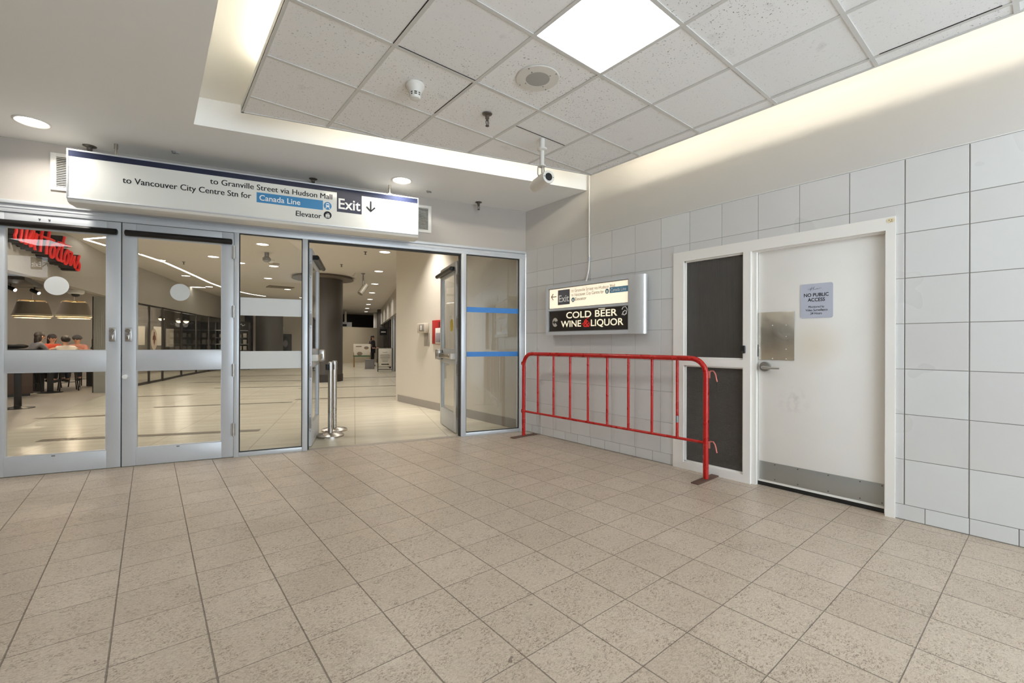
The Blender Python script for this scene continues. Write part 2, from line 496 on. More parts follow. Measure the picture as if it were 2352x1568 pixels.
# wall over the glazed entrance and its continuation to the left
R0 = (0, 0, ROT)
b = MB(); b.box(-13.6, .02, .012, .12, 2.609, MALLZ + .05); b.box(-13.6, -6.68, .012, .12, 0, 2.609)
struct(b.build('wall_front', pm('shaded entrance plaster', srgb(182, 175, 168), .6, 0, .03, 1.2), rot=R0, smooth=False))  # the shade on this wall is put into a darker plaster colour
b = MB(); b.box(XL - .1, XL, YB, 3.4, 0, SOFZ); struct(b.build('wall_left', PLASTER, smooth=False))
b = MB(); b.box(XL, OPEN0, YB - .1, YB, 0, SHELFZ); b.box(OPEN1, .1, YB - .1, YB, 0, SHELFZ); b.box(OPEN0, OPEN1, YB - .1, YB, OPENZ, SHELFZ); struct(b.build('wall_back', PLASTER, smooth=False))
b = MB(); b.box(-16.2, -16, 3.8, 36, 0, MALLZ); b.box(16, 16.2, 4, 36, 0, MALLZ); b.box(-16, 16, 36, 36.2, 0, 4.5); b.box(-16, 16, 31.4, 31.5, MALLZ, 4.5); b.box(-16, 16, 31.5, 36, 4.5, 4.6); struct(b.build('wall_far', DARK_WALL, smooth=False))

# soffit with the recess cut out of it
A = (-3.952, -.09); B_ = (0.006, -1.162); AX = -3.957
b = MB()
b.poly([(XL, YB, SOFZ), (AX, YB, SOFZ), (A[0], A[1], SOFZ), (A[0], sfy(A[0]) + .08, SOFZ), (XL, sfy(XL) + .08, SOFZ)])
b.poly([(A[0], A[1], SOFZ), (B_[0], B_[1], SOFZ), (.03, .08, SOFZ), (A[0], sfy(A[0]) + .08, SOFZ)])
b.poly([(AX, YB, SOFZ), (AX, YB, SHELFZ), (A[0], A[1], SHELFZ), (A[0], A[1], SOFZ)])
b.poly([(A[0], A[1], SOFZ), (A[0], A[1], SHELFZ), (B_[0], B_[1], SHELFZ), (B_[0], B_[1], SOFZ)])
struct(b.build('ceiling', SOFFIT, smooth=False))
b = MB(); b.poly([(AX - .05, YB, SHELFZ), (.05, YB, SHELFZ), (.05, -1.0, SHELFZ), (A[0] - .05, .1, SHELFZ)])
struct(b.build('ceiling', SHELF, smooth=False))

# suspended raft: mineral tiles in a T-bar grid, cut at an angle along the back
RX0, RX1, RY0 = -3.66, -.335, -8.6
def backy(x): return -.583 + (x + 3.66) * (-1.52 + .583) / (3.325)
gxs = [-3.66, -3.022, -2.385, -1.748, -1.105, -.474, -.335]
gys = [-.262 - .641 * i for i in range(14)]
PANELS = [(2, 5), (2, 9), (4, 9), (0, 9), (2, 12)]                       # grid cells (column, row) that hold light panels
def clip_back(poly):
    out = []
    for i in range(len(poly)):
        p, q = poly[i], poly[(i + 1) % len(poly)]
        fp, fq = backy(p[0]) - p[1], backy(q[0]) - q[1]
        if fp >= 0: out.append(p)
        if (fp > 0) != (fq > 0) and fp != fq:
            k = fp / (fp - fq); out.append((p[0] + (q[0] - p[0]) * k, p[1] + (q[1] - p[1]) * k))
    return out
b = MB(); bar = MB()
for i in range(6):
    for j in range(len(gys) - 1):
        if (i, j - 0) in [(c, r - 1) for c, r in PANELS]: continue
        x0, x1, y1, y0 = gxs[i], gxs[i + 1], gys[j], gys[j + 1]
        pl = clip_back([(x0, y0), (x1, y0), (x1, y1), (x0, y1)])
        if len(pl) < 3: continue
        dz = random.uniform(.0, .003)
        b.prism(pl[::-1], .012, Matrix.Translation((0, 0, RAFTZ + .0055 + dz)))
raft = struct(b.build('ceiling', CTILE, smooth=False))
hw = .0125
for x in gxs[1:-1]: bar.box(x - hw, x + hw, RY0, backy(x), RAFTZ + .001, RAFTZ + .006)
for y in gys[1:]:
    xe = RX1
    if y > -1.52: xe = min(RX1, RX0 + (y + .583) / (-.937) * 3.325)
    if y < backy(RX0) and xe > RX0 + .02: bar.box(RX0, xe, y - hw, y + hw, RAFTZ + .0012, RAFTZ + .0062)
bar.build('grid_bar', TBAR, raft, smooth=False)
d = MB(); d.box(-1.735, -1.12, -1.868, -1.863, RAFTZ + .002, RAFTZ + .0056)
for (x0, x1, y) in ((-3.0, -2.4, -2.199), (-1.1, -.6, -3.455)): d.box(x0, x1, y - .002, y + .002, RAFTZ + .0015, RAFTZ + .0056)
for (y0, y1, x) in ((-2.8, -2.2, -3.037), (-2.16, -1.6, -2.4), (-4.7, -4.15, -.49)): d.box(x - .002, x + .002, y0, y1, RAFTZ + .0015, RAFTZ + .0056)
d.build('open_joint', RUBBER, raft, smooth=False)
e = MB()
th = math.atan2(-.937, 3.325)
Mb = Matrix.Translation((RX0, -.583, 0)) @ Matrix.Rotation(th, 4, 'Z')
e.box(0, math.hypot(3.325, .937), -.018, 0, RAFTZ, RAFTZ + .065, M=Mb)
e.box(RX0, RX0 + .018, RY0, -.583, RAFTZ, RAFTZ + .065); e.box(RX1 - .018, RX1, RY0, -1.515, RAFTZ, RAFTZ + .065)
e.box(RX0, RX1, RY0, RY0 + .018, RAFTZ, RAFTZ + .065)
e.build('edge_channel', TBAR, raft, smooth=False)

# left-hand area: light panels in the soffit that the door glass mirrors
PANEL = emit('light panel', (.92, .97, 1, 1), PANEL_L)
def light_panel(x, y, z, label, w=.637, l=.641):
    t = thing('ceiling_light', label, 'ceiling light', (x, y, z))
    b = MB(); b.box(-w / 2 + .012, w / 2 - .012, -l / 2 + .012, l / 2 - .012, .0, .004); b.build('diffuser', PANEL, t, smooth=False)
    b = MB()
    for (x0, x1, y0, y1) in ((-w/2, w/2, -l/2, -l/2+.014), (-w/2, w/2, l/2-.014, l/2), (-w/2, -w/2+.014, -l/2, l/2), (w/2-.014, w/2, -l/2, l/2)):
        b.box(x0, x1, y0, y1, -.002, .012)
    b.box(-w/2, w/2, -l/2, l/2, .012, .02)
    b.build('frame', TBAR, t, smooth=False)
    return t
for (c, r), lab in zip(PANELS, ('square glowing ceiling panel beside the round speaker', 'square glowing ceiling panel over the middle of the room behind the camera', 'square glowing ceiling panel near the right wall behind the camera', 'square glowing ceiling panel near the left edge of the raft behind the camera', 'square glowing ceiling panel near the back wall behind the camera')):
    light_panel((gxs[c] + gxs[c + 1]) / 2, (gys[r - 1] + gys[r]) / 2, RAFTZ + .004, lab)
for x, y, lab in ((-8.6, -3.7, 'square glowing panel in the left soffit nearest the entrance'), (-11.6, -6.4, 'square glowing panel in the left soffit near the back wall'),
                  (-11.2, -1.2, 'square glowing panel in the far left of the soffit')):
    light_panel(x, y, SOFZ - .022, lab)

# cove tubes lying on top of the raft
COVE = emit('cove tube', (1, .93, .77, 1), COVE_L)
def cove(name, p0, p1, label):
    t = MB(); t.cyl(p0, p1, .014, n=10)
    o = tag(t.build(name, COVE), label, 'fluorescent tube', 'cove tubes on the raft')
cz = RAFTZ + .14
yy = -1.75
k = 0
while yy > -7.6:
    cove('fluorescent_tube', (-.455, yy, cz), (-.455, yy - 1.2, cz), 'fluorescent tube hidden on the right edge of the ceiling raft'); yy -= 1.24
yy = -1.05
while yy > -7.6:
    cove('fluorescent_tube', (-3.54, yy, cz), (-3.54, yy - 1.2, cz), 'fluorescent tube hidden on the left edge of the ceiling raft'); yy -= 1.24
for q in range(2):
    u0 = .75 + q * 1.27
    p0 = Vector((RX0, -.583, cz)) + Vector((3.325, -.937, 0)).normalized() * u0 + Vector((-.271, -.9626, 0)) * .12
    p1 = p0 + Vector((3.325, -.937, 0)).normalized() * 1.22
    cove('fluorescent_tube', p0, p1, 'fluorescent tube hidden along the back edge of the ceiling raft')

# ================================================================== SETTING: glazed entrance
fr = sempty('trim_2', (0, 0, 0), ROT)
b = MB()
b.box(-6.70, -.002, -.004, .10, 2.497, 2.575, .003); b.box(-6.70, -.002, -.022, .06, 2.575, 2.609, .004)
b.box(-6.70, -.002, -.010, .0, 2.538, 2.546)
b.build('header', ALU, fr)
for s0, s1 in ((-.103, -.006), (-.983, -.914), (-2.944, -2.887), (-3.632, -3.584), (-5.65, -5.59), (-6.70, -6.64)):
    b = MB(); b.box(s0, s1, -.004, .10, .0, 2.50, .003); b.build('mullion', ALU, fr)
for s0, s1 in ((-.914, -.103), (-3.584, -2.944), (-6.64, -5.65)):
    b = MB(); b.box(s0, s1, .004, .09, .0, .048, .003); b.build('sill', ALU, fr)
b = MB()
for s0, s1 in ((-.914, -.103), (-3.584, -2.944)):
    b.box(s0, s1, .012, .03, .047, .057); b.box(s0, s0 + .009, .012, .03, .05, 2.497); b.box(s1 - .009, s1, .012, .03, .05, 2.497); b.box(s0, s1, .012, .03, 2.487, 2.498)
b.box(-2.887, -2.872, .03, .09, 0, 2.49); b.box(-.998, -.983, .03, .09, 0, 2.49); b.box(-2.887, -.983, .03, .09, 2.478, 2.497)
b.build('gasket', RUBBER, fr)
b = MB(); b.box(-2.887, -.983, -.004, .10, .0, .004); b.build('threshold', pm('worn threshold', srgb(168, 158, 146), .5, .3), fr)
def pane(name, s0, s1, z0, z1, d=.02, mat=GLASS, parent=None, t=.006):
    b = MB(); b.box(s0, s1, d, d + t, z0, z1); return b.build(name, mat, parent, smooth=False)
w1 = sempty('window_1', (0, 0, 0), ROT); pane('glass', -3.577, -2.951, .055, 2.49, .024, GLASS, w1)
b = MB(); b.box(-3.573, -2.953, .0225, .0238, 1.581, 1.783); b.build('vinyl_band', VINYL, w1, smooth=False)
b = MB(); b.box(-3.573, -2.953, .0225, .0238, .978, 1.179); b.build('vinyl_band', VINYL, w1, smooth=False)
w2 = sempty('window_2', (0, 0, 0), ROT); pane('glass', -.905, -.112, .055, 2.49, .024, GLASS, w2)
b = MB(); b.box(-.898, -.113, .0225, .0236, 1.706, 1.777); b.build('tape_stripe', TAPE, w2, smooth=False)
b = MB(); b.box(-.898, -.113, .0225, .0236, 1.091, 1.158); b.build('tape_stripe', TAPE, w2, smooth=False)
w3 = sempty('window_3', (0, 0, 0), ROT); pane('glass', -6.645, -5.645, .045, 2.497, .024, GLASS, w3)

def leaf_parts(dr, w, h, stiles, rails, M=None, frost=None):
    """aluminium door leaf from x=0 to w, glass in two lights"""
    t0, t1 = .006, .05
    b = MB()
    b.box(0, stiles[0], t0, t1, .006, h, .002); b.box(w - stiles[1], w, t0, t1, .006, h, .002)
    for z0, z1 in rails: b.box(stiles[0], w - stiles[1], t0 + .001, t1 - .001, z0, z1, .0015)
    b.build('door_frame', ALU, dr)
    bd = MB()
    for (za, zb) in ((rails[0][1], rails[1][0]), (rails[1][1], rails[2][0])):
        g = MB(); g.box(stiles[0] - .004, w - stiles[1] + .004, .025, .031, za - .004, zb + .004); g.build('glass_pane', GLASS, dr, smooth=False)
        for (a0, a1, c0, c1) in ((stiles[0], w - stiles[1], za, za + .009), (stiles[0], w - stiles[1], zb - .009, zb), (stiles[0], stiles[0] + .008, za, zb), (w - stiles[1] - .008, w - stiles[1], za, zb)):
            bd.box(a0, a1, t0 + .003, t1 - .003, c0, c1)
    bd.build('glazing_bead', ALU, dr, smooth=False)
RAILS = ((.006, .182), (.988, 1.188), (2.36, 2.493))
def closed_leaf(name, s0, w, hinge_right, oval, seal):
    p = SF(s0)
    dr = sempty(name, (p[0], p[1], 0), ROT)
    leaf_parts(dr, w, 2.493, (.112, .112) , RAILS)
    c = MB(); x0, x1 = .03, w - .012
    if not hinge_right: x0, x1 = .012, w - .02
    c.tube([(x0, -.024, 2.388), (x0 + .006, -.024, 2.388), (x1 - .006, -.024, 2.388), (x1, -.024, 2.388)], [.022, .031, .031, .022], 16)
    c.box(x0 + .01, x1 - .01, -.024, .006, 2.366, 2.41)
    c.build('door_closer', BLACKM, dr)
    lx = w - .062 if hinge_right is False else .055
    lk = MB(); lk.box(lx - .027, lx + .027, -.01, .006, 1.283, 1.423, .004); l1 = lk.build('lock', CHROME, dr)
    k = MB(); k.cyl((lx - .002, -.022, 1.39), (lx - .002, -.01, 1.39), .021); k.cyl((lx - .002, -.026, 1.39), (lx - .002, -.022, 1.39), .009)
    k.build('key_cylinder', STEEL, l1)
    k = MB(); k.box(lx - .008, lx + .010, -.03, -.01, 1.3, 1.352, .004); k.build('thumb_lever', STEEL, l1)
    ov = MB(); ov.ellipse((oval[0] - s0, .0235, oval[1]), oval[2], oval[3], .001); ov.build('oval_decal', VINYL, dr)
    sl = MB(); sl.box(seal - s0 - .014, seal - s0 + .014, .0045, .0062, .166, .178); sl.build('maker_label', ALU_DARK, dr)
    return dr
d1 = closed_leaf('door_1', -5.586, .969, False, (-5.111, 1.823, .092, .091), -5.126)
d2 = closed_leaf('door_2', -4.607, .972, True, (-4.126, 1.810, .0875, .091), -4.137)
b = MB(); b.cyl((.028, -.012, .922), (.028, .006, .922), .023); b.cyl((.028, -.018, .922), (.028, -.012, .922), .018); b.build('lock_plug', LETTERW, d2)
b = MB(); b.ball((0.36, .002, 2.455), .008, n=10); b.ball((.43, .002, 2.455), .008, n=10); b.build('screw', ALU_DARK, d1)
for z0, z1 in ((.245, .376), (.903, 1.034), (1.556, 1.682), (2.209, 2.344)):
    b = MB(); b.cyl((.974, -.012, z0), (.974, -.012, z1), .010, n=12); b.cyl((.974, -.012, z0 - .008), (.974, -.012, z0), .006, n=10); b.cyl((.974, -.012, z1), (.974, -.012, z1 + .008), .006, n=10)
    b.box(.952, .996, -.006, .002, z0, z1); b.build('hinge', CHROME, d2)
# dark gap between the leaves and under them
b = MB(); b.box(-4.6165, -4.6075, .02, .03, 0, 2.49); b.box(-3.635, -3.632, .01, .03, 0, 2.49); b.box(-5.59, -3.635, .03, .05, .0, .006); b.box(-5.59, -3.63, .02, .03, 2.493, 2.498)
b.build('door_gap', RUBBER, fr, smooth=False)

def open_leaf(name, p, ang, side):
    """leaf swung into the mall; x runs away from the hinge, room-side face at y=.006 (side=+1) or mirrored"""
    dr = sempty(name, (p[0], p[1], 0), ang)
    w, h = .93, 2.43
    Y = lambda a: a if side > 0 else -a
    t0, t1 = -.022, .022
    b = MB()
    b.box(0, .10, t0, t1, .012, h, .002); b.box(w - .10, w, t0, t1, .012, h, .002)
    for z0, z1 in ((.012, .27), (.985, 1.185), (2.28, h)): b.box(.10, w - .10, t0, t1, z0, z1, .001)
    b.build('door_frame', ALU, dr)
    for za, zb in ((.27, .985), (1.185, 2.28)):
        g = MB(); g.box(.097, w - .097, -.003, .003, za - .003, zb + .003); g.build('glass_pane', GLASS, dr, smooth=False)
        bd = MB()
        for (a0, a1, c0, c1) in ((.1, w - .1, za, za + .01), (.1, w - .1, zb - .01, zb), (.1, .109, za, zb), (w - .109, w - .1, za, zb)): bd.box(a0, a1, -.02, .02, c0, c1)
        bd.build('glazing_bead', ALU, dr, smooth=False)
        gk = MB(); gk.box(w - .101, w - .097, -.023, .023, za, zb); gk.build('gasket', RUBBER, dr, smooth=False)
    c = MB(); f = side
    c.tube([(.06, f * .07, 2.33), (.066, f * .07, 2.33), (w + .03, f * .07, 2.33), (w + .036, f * .07, 2.33)], [.022, .03, .03, .022], 14)
    c.box(.08, w + .0, f * .02, f * .07, 2.305, 2.36)
    c.build('door_closer', BLACKM, dr)
    pb = MB(); pb.box(.05, w + .02, f * .045, f * .085, 1.055, 1.125, .008); pb.build('panic_bar', STEEL, dr)
    pb = MB(); pb.box(w - .16, w + .03, f * .02, f * .10, 1.02, 1.18, .015); pb.build('latch_case', CHROME, dr)
    pb = MB(); pb.box(.03, .1, f * .02, f * .09, 1.05, 1.13, .006); pb.build('bar_end_cap', WHITEPL, dr)
    for zc in (.30, .92, 1.56, 2.17):
        hg = MB(); hg.box(-.0025, .0, -.021, .021, zc - .07, zc + .07); o = hg.build('hinge_plate', CHROME, dr, smooth=False)
        sc = MB()
        for q, yq in ((.085, .008), (.1, -.008), (-.085, .008), (-.1, -.008)): sc.cyl((-.004, yq, zc + q), (-.0005, yq, zc + q), .004, n=8)
        sc.build('screw', BLACK, o)
    return dr
d3 = open_leaf('door_3', (-2.735, .862), math.radians(69), -1)
d4 = open_leaf('door_4', (-.902, .418), math.radians(73.5), 1)
b = MB(); b.ellipse((.36, 0, 0), .0, .0, .001) if False else None
ov = MB(); ov.ellipse((.30, .0038, 1.54), .09, .092, .001); ov.build('oval_decal', YELLOW, d4)
b = MB(); b.box(.012, .016, -.09, -.03, 2.06, 2.2); b.build('red_tag', pm('red tag', srgb(226, 62, 44), .5), d4)

# ------------------------------------------------------------------ overhead wayfinding sign
SIG0, SIG1 = -4.904, -1.658
sg = thing('overhead_sign', 'long white illuminated direction sign with navy top band hanging over the entrance doors', 'sign', SF(0, 0, 0), ROT)
b = MB()
prof = [(-.352, 2.60), (-.335, 2.572), (-.30, 2.56), (-.15, 2.56), (-.118, 2.59), (-.118, 3.035), (-.135, 3.052), (-.345, 3.052), (-.354, 3.045)]
n = len(prof)
vs = [(SIG0, y, z) for y, z in prof] + [(SIG1, y, z) for y, z in prof]
b._new(vs, [tuple(range(n)), tuple(range(n, 2 * n))[::-1]] + [(i, (i + 1) % n, n + (i + 1) % n, n + i) for i in range(n)])
b.build('housing', WHITEPL, sg)
b = MB(); b.box(SIG0 + .012, SIG1 - .010, -.3575, -.352, 2.607, 3.042); b.build('sign_face', SIGNWHITE, sg, smooth=False)
b = MB()
for (x0, x1, z0, z1) in ((SIG0, SIG0 + .014, 2.596, 3.052), (SIG1 - .012, SIG1, 2.596, 3.052), (SIG0, SIG1, 2.596, 2.609), (SIG0, SIG1, 3.037, 3.052)): b.box(x0, x1, -.362, -.345, z0, z1, .003)
b.build('face_frame', ALU, sg)
b = MB(); b.box(SIG0 + .014, SIG1 - .012, -.3587, -.3574, 2.985, 3.037); b.box(-2.592, -2.323, -.3587, -.3574, 2.768, 2.986); b.build('navy_band', NAVY, sg, smooth=False)
b = MB(); b.box(-3.386, -2.737, -.3587, -.3574, 2.766, 2.872); b.build('blue_band', BLUE, sg, smooth=False)
def face_M(x, z, y=-.3592): return Matrix.Translation((x, y, z)) @ UP
def letter(par, s_, size, w, M, mat, nm='lettering', bold=.012):
    b = MB(); b.text(s_, size, w, M, bold=bold)
    if par is sg and bold == 0: b.text(s_, size, w, Matrix.Translation((.0022, -.00015, 0)) @ M)      # heavier strokes
    return b.build(nm, mat, par, smooth=False)
letter(sg, 'to Granville Street via Hudson Mall', .083, 1.158, face_M(-3.801, 2.897), INK, bold=0)
letter(sg, 'to Vancouver City Centre Stn for', .083, 1.064, face_M(-4.501, 2.797), INK, bold=0)
letter(sg, 'Elevator', .083, .255, face_M(-3.010, 2.668), INK, bold=0)
letter(sg, 'Exit', .168, .238, face_M(-2.574, 2.806), LETTERW, bold=.014)
letter(sg, 'Canada Line', .083, .393, face_M(-3.360, 2.790), LETTERW, bold=.01)
b = MB(); b.box(-2.2285, -2.2135, -.3595, -.3574, 2.815, 2.935)
for q in (-1, 1): b.prism([(0, 0), (q * .054, .054), (q * .042, .066), (q * -.006, .016)] if q > 0 else [(0, 0), (.006, .016), (-.042, .066), (-.054, .054)], .002, Matrix.Translation((-2.221, -.3574, 2.806)) @ UP)
b.build('arrow', INK, sg, smooth=False)
b = MB(); b.ellipse((-2.688, -.3583, 2.819), .041, .044, .0016); tro = b.build('train_roundel', BLUE, sg, smooth=False)
b = MB(); Mt = face_M(-2.688, 2.819, -.3592)
b.prism([(-.016, -.014), (.016, -.014), (.018, -.006), (.016, .026), (.01, .03), (-.01, .03), (-.016, .026), (-.018, -.006)], .0004, Mt)
b.prism([(-.016, -.016), (-.010, -.016), (-.018, -.032), (-.026, -.032)], .0004, Mt); b.prism([(.010, -.016), (.016, -.016), (.026, -.032), (.018, -.032)], .0004, Mt)
b.build('train_symbol', LETTERW, tro, smooth=False)
b = MB(); Mt2 = face_M(-2.688, 2.819, -.3597); b.prism([(-.013, .006), (.013, .006), (.012, .02), (-.012, .02)], .0003, Mt2)
b.prism([(-.012, -.009), (-.006, -.009), (-.006, -.004), (-.012, -.004)], .0003, Mt2); b.prism([(.006, -.009), (.012, -.009), (.012, -.004), (.006, -.004)], .0003, Mt2)
b.build('train_window', BLUE, tro, smooth=False)
b = MB(); b.ellipse((-2.688, -.3583, 2.716), .041, .042, .0016); ero = b.build('elevator_roundel', INK, sg, smooth=False)
b = MB(); Mt = face_M(-2.688, 2.716, -.3592)
b.prism([(-.02, -.03), (.02, -.03), (.022, .006), (-.022, .006)], .0004, Mt)
for q in (-.011, .004): b.prism([(q, .012), (q + .012, .012), (q + .006, .024)], .0004, Mt)
b.build('elevator_symbol', LETTERW, ero, smooth=False)
b = MB(); Mt2 = face_M(-2.688, 2.716, -.3597)
for q in (-.014, -.003, .008): b.prism([(q, -.026), (q + .006, -.026), (q + .006, -.012), (q, -.012)], .0003, Mt2)
b.prism([(-.018, -.006), (.018, -.006), (.018, -.003), (-.018, -.003)], .0003, Mt2)
b.build('elevator_bars', INK, ero, smooth=False)
for s in (-4.585, -1.985):
    b = MB(); b.cyl((s, -.24, 3.05), (s, -.24, SOFZ - .03), .009, n=12); b.cyl((s, -.24, SOFZ - .045), (s, -.24, SOFZ), .016, n=12); b.box(s - .016, s + .016, -.246, -.234, 3.05, 3.1); b.build('hanger_rod', STEEL, sg)

# vents either side of the sign
def vent(s0, s1, z0, z1, label):
    p = SF(s0); t = thing('wall_vent', label, 'vent', (p[0], p[1], z0), ROT); w, h = s1 - s0, z1 - z0
    b = MB()
    for (x0, x1, c0, c1) in ((0, .042, 0, h), (w - .042, w, 0, h), (.04, w - .04, 0, .035), (.04, w - .04, h - .035, h)): b.box(x0, x1, -.006, .014, c0, c1, .002)
    b.build('frame', WHITE, t)
    b = MB(); b.box(.04, w - .04, .011, .0125, .03, h - .03); b.build('backing', BLACK, t, smooth=False)
    b = MB(); nl = 17
    for i in range(nl):
        zc = .045 + (h - .09) * i / (nl - 1)
        b.box(.04, w - .04, -.009, .009, -.0015, .0015, M=Matrix.Translation((0, .002, zc)) @ Matrix.Rotation(.6, 4, 'X'))
    b.build('louver', WHITEPL, t, smooth=False)
vent(-5.150, -4.75, 2.748, 3.108, 'white louvred wall vent left of the overhead sign')
vent(-1.80, -1.404, 2.730, 3.084, 'white louvred wall vent right of the overhead sign')

# ------------------------------------------------------------------ things on the ceilings
LENS = emit('downlight lens', (1, .97, .9, 1), 14.0)
def downlight(x, y, z, r, label, power, col=(1, .96, .88), group=None, lens=None, spread=2.6):
    t = thing('downlight', label, 'downlight', (x, y, z), 0, group)
    b = MB(); b.lathe([(r * .86, -.001), (r, -.001), (r * 1.0, -.006), (r * .9, -.01), (r * .84, -.004)], n=40, loop=True); b.build('trim_ring', WHITEPL, t)
    b = MB(); b.lathe([(r * .86, -.002), (r * .86, -.0035)], n=40); b.build('lens', lens or LENS, t)
    if power: area('downlight_lamp', (0, 0, -.012), r * 1.7, power, col, t, spread=spread)
    return t
downlight(-1.943, -.006, SOFZ, .118, 'round glowing downlight above the right end of the overhead sign', SPOT_W)
downlight(-5.05, .755, SOFZ, .122, 'round glowing downlight left of the overhead sign near the photo edge', SPOT_W)

def sprinkler(x, y, z, label, s=1.0):
    t = thing('sprinkler', label, 'sprinkler', (x, y, z), 0, 'fire sprinklers in the entrance ceiling')
    b = MB(); b.lathe([(.042 * s, 0), (.040 * s, -.004), (.024 * s, -.012), (.018 * s, -.016)], n=28); b.build('escutcheon', BRASS, t)
    b = MB(); b.lathe([(.017 * s, -.01), (.017 * s, -.04), (.011 * s, -.045), (.011 * s, -.056)], n=20)
    b.tube([(.01 * s, 0, -.054), (.015 * s, 0, -.07), (.012 * s, 0, -.086), (0.003, 0, -.094)], .0035, 8); b.tube([(-.01 * s, 0, -.054), (-.015 * s, 0, -.07), (-.012 * s, 0, -.086), (-0.003, 0, -.094)], .0035, 8)
    b.cyl((0, 0, -.056), (0, 0, -.09), .003, n=8)
    b.build('body', BRASS, t)
    b = MB(); b.lathe([(.006, -.092), (.016 * s, -.098), (.016 * s, -.102), (.004, -.104)], n=20); b.build('deflector', BRASS, t)
sprinkler(-2.055, -1.875, RAFTZ, 'dark sprinkler head between the smoke detector and the security camera')
sprinkler(-4.71, 1.10, SOFZ, 'sprinkler head partly hidden behind the left end of the overhead sign', 1.3)
sprinkler(-2.765, .62, SOFZ, 'sprinkler head above the middle of the overhead sign', 1.1)
sprinkler(-.776, .09, SOFZ, 'sprinkler head in the soffit right of the overhead sign', 1.1)
for x, y, lab in ((-4.054, .72, 'small metal ceiling clip left above the overhead sign'), (-1.514, .13, 'small metal ceiling clip right of the overhead sign')):
    b = MB(); b.box(-.03, .03, -.012, .012, -.004, 0, .001); b.cyl((-.012, 0, -.02), (-.012, 0, -.003), .014, n=14); b.box(.0, .035, -.006, .006, -.014, -.004)
    o = b.build('ceiling_clip', ALU_DARK); o.location = (x, y, SOFZ); tag(o, lab, 'clip')

sd = thing('smoke_detector', 'white cone shaped smoke detector on the ceiling tiles', 'smoke detector', (-2.715, -1.87, RAFTZ + .004))
b = MB(); b.lathe([(.068, 0), (.07, -.02), (.062, -.032), (.052, -.05), (.044, -.066)], n=36); b.build('base', WHITEPL, sd)
b = MB(); b.lathe([(.040, -.066), (.038, -.088)], n=36); b.build('sensing_slots', BLACK, sd)
b = MB()
for i in range(8):
    a = i * PI / 4; b.box(-.006, .006, .034, .043, -.09, -.064, M=Matrix.Rotation(a, 4, 'Z'))
b.lathe([(.0425, -.075), (.0425, -.079), (.037, -.079), (.037, -.075)], n=36, loop=True)
b.lathe([(.042, -.088), (.036, -.106), (.02, -.112), (.001, -.113)], n=36); b.build('cap', WHITEPL, sd)

sp = thing('ceiling_speaker', 'flush round white speaker with grey centre grille in the ceiling tiles', 'speaker', (-2.06, -2.506, RAFTZ + .0045))
b = MB(); b.lathe([(.085, -.001), (.088, -.007), (.154, -.005), (.16, 0)], n=56, loop=True); b.build('plate', WHITEPL, sp)
b = MB(); b.lathe([(.088, -.0015), (.086, -.006), (.05, -.009), (.001, -.010)], n=48); b.build('grille', pm('speaker grille', srgb(178, 176, 173), .6, .2, .1, 300), sp)
for q in range(8):
    a = q * PI / 2 + .4; r = .145 if q < 4 else .098
    b = MB(); b.cyl((r * math.cos(a), r * math.sin(a), -.010), (r * math.cos(a), r * math.sin(a), -.002), .0045, n=10); b.build('screw', ALU_DARK, sp)

cm = thing('security_camera', 'white bullet security camera hanging on a pole from the ceiling tiles', 'security camera', (-1.385, -1.83, RAFTZ + .003))
b = MB(); b.lathe([(.026, 0), (.026, -.085)], n=24); b.build('upper_pole', WHITEPL, cm)
b = MB(); b.lathe([(.03, -.085), (.046, -.092), (.046, -.105), (.03, -.115)], n=28); b.build('flange', WHITEPL, cm)
b = MB(); b.lathe([(.021, -.11), (.021, -.25)], n=24); b.lathe([(.024, -.25), (.036, -.252), (.036, -.262), (.02, -.265)], n=24); b.build('lower_pole', WHITEPL, cm)
fd = Vector((-.069, -.267, -.01)).normalized(); ang = math.atan2(fd.y, fd.x) + PI / 2
Mc = Matrix.Rotation(ang, 4, 'Z')
b = MB()
for q in (-1, 1): b.tube([Mc @ Vector((q * .03, .02, -.255)), Mc @ Vector((q * .034, .02, -.285)), Mc @ Vector((q * .034, .02, -.33)), Mc @ Vector((q * .02, .02, -.35))], .0055, 10)
b.cyl((0, 0, -.26), (0, 0, -.33), .009, n=12)
b.build('bracket', CHROME, cm)
b = MB(); Mb_ = Mc @ Matrix.Translation((0, -.13, -.40)) @ Matrix.Rotation(-PI / 2, 4, 'X')
b.lathe([(.03, .0), (.058, .0), (.060, .008), (.058, .05), (.058, .23), (.052, .285), (.03, .29)], n=36, M=Mb_)
b.box(-.02, .02, -.03, .05, -.36, -.335, .003, M=Mc)
b.build('housing', WHITEPL, cm)
b = MB(); b.lathe([(.036, -.001), (.034, -.004), (.001, -.004)], n=32, M=Mb_); b.build('lens', BLACK, cm)
for q in (-1, 1):
    b = MB(); b.cyl(Mb_ @ Vector((q * .047, .0, -.002)), Mb_ @ Vector((q * .047, 0, .002)), .004, n=10); b.build('screw', BLACK, cm)

# conduit down the corner of the right wall
b = MB(); pts = [(-.010, -1.215, 3.44), (-.010, -1.215, 3.19), (-.012, -1.217, 2.4), (-.013, -1.221, 2.33), (-.013, -1.212, 2.2), (-.015, -1.197, 2.13), (-.05, -1.195, 2.03)]
b.tube(pts, .010, 12)
cd = tag(b.build('conduit', WHITE), 'thin white conduit running down the tiled wall to the lit sign', 'conduit')
b = MB(); b.cyl((-.013, -1.22, 2.30), (-.013, -1.221, 2.35), .014, n=14); b.box(-.016, 0, -1.25, -1.205, 2.318, 2.332); b.build('strap', ALU, cd)

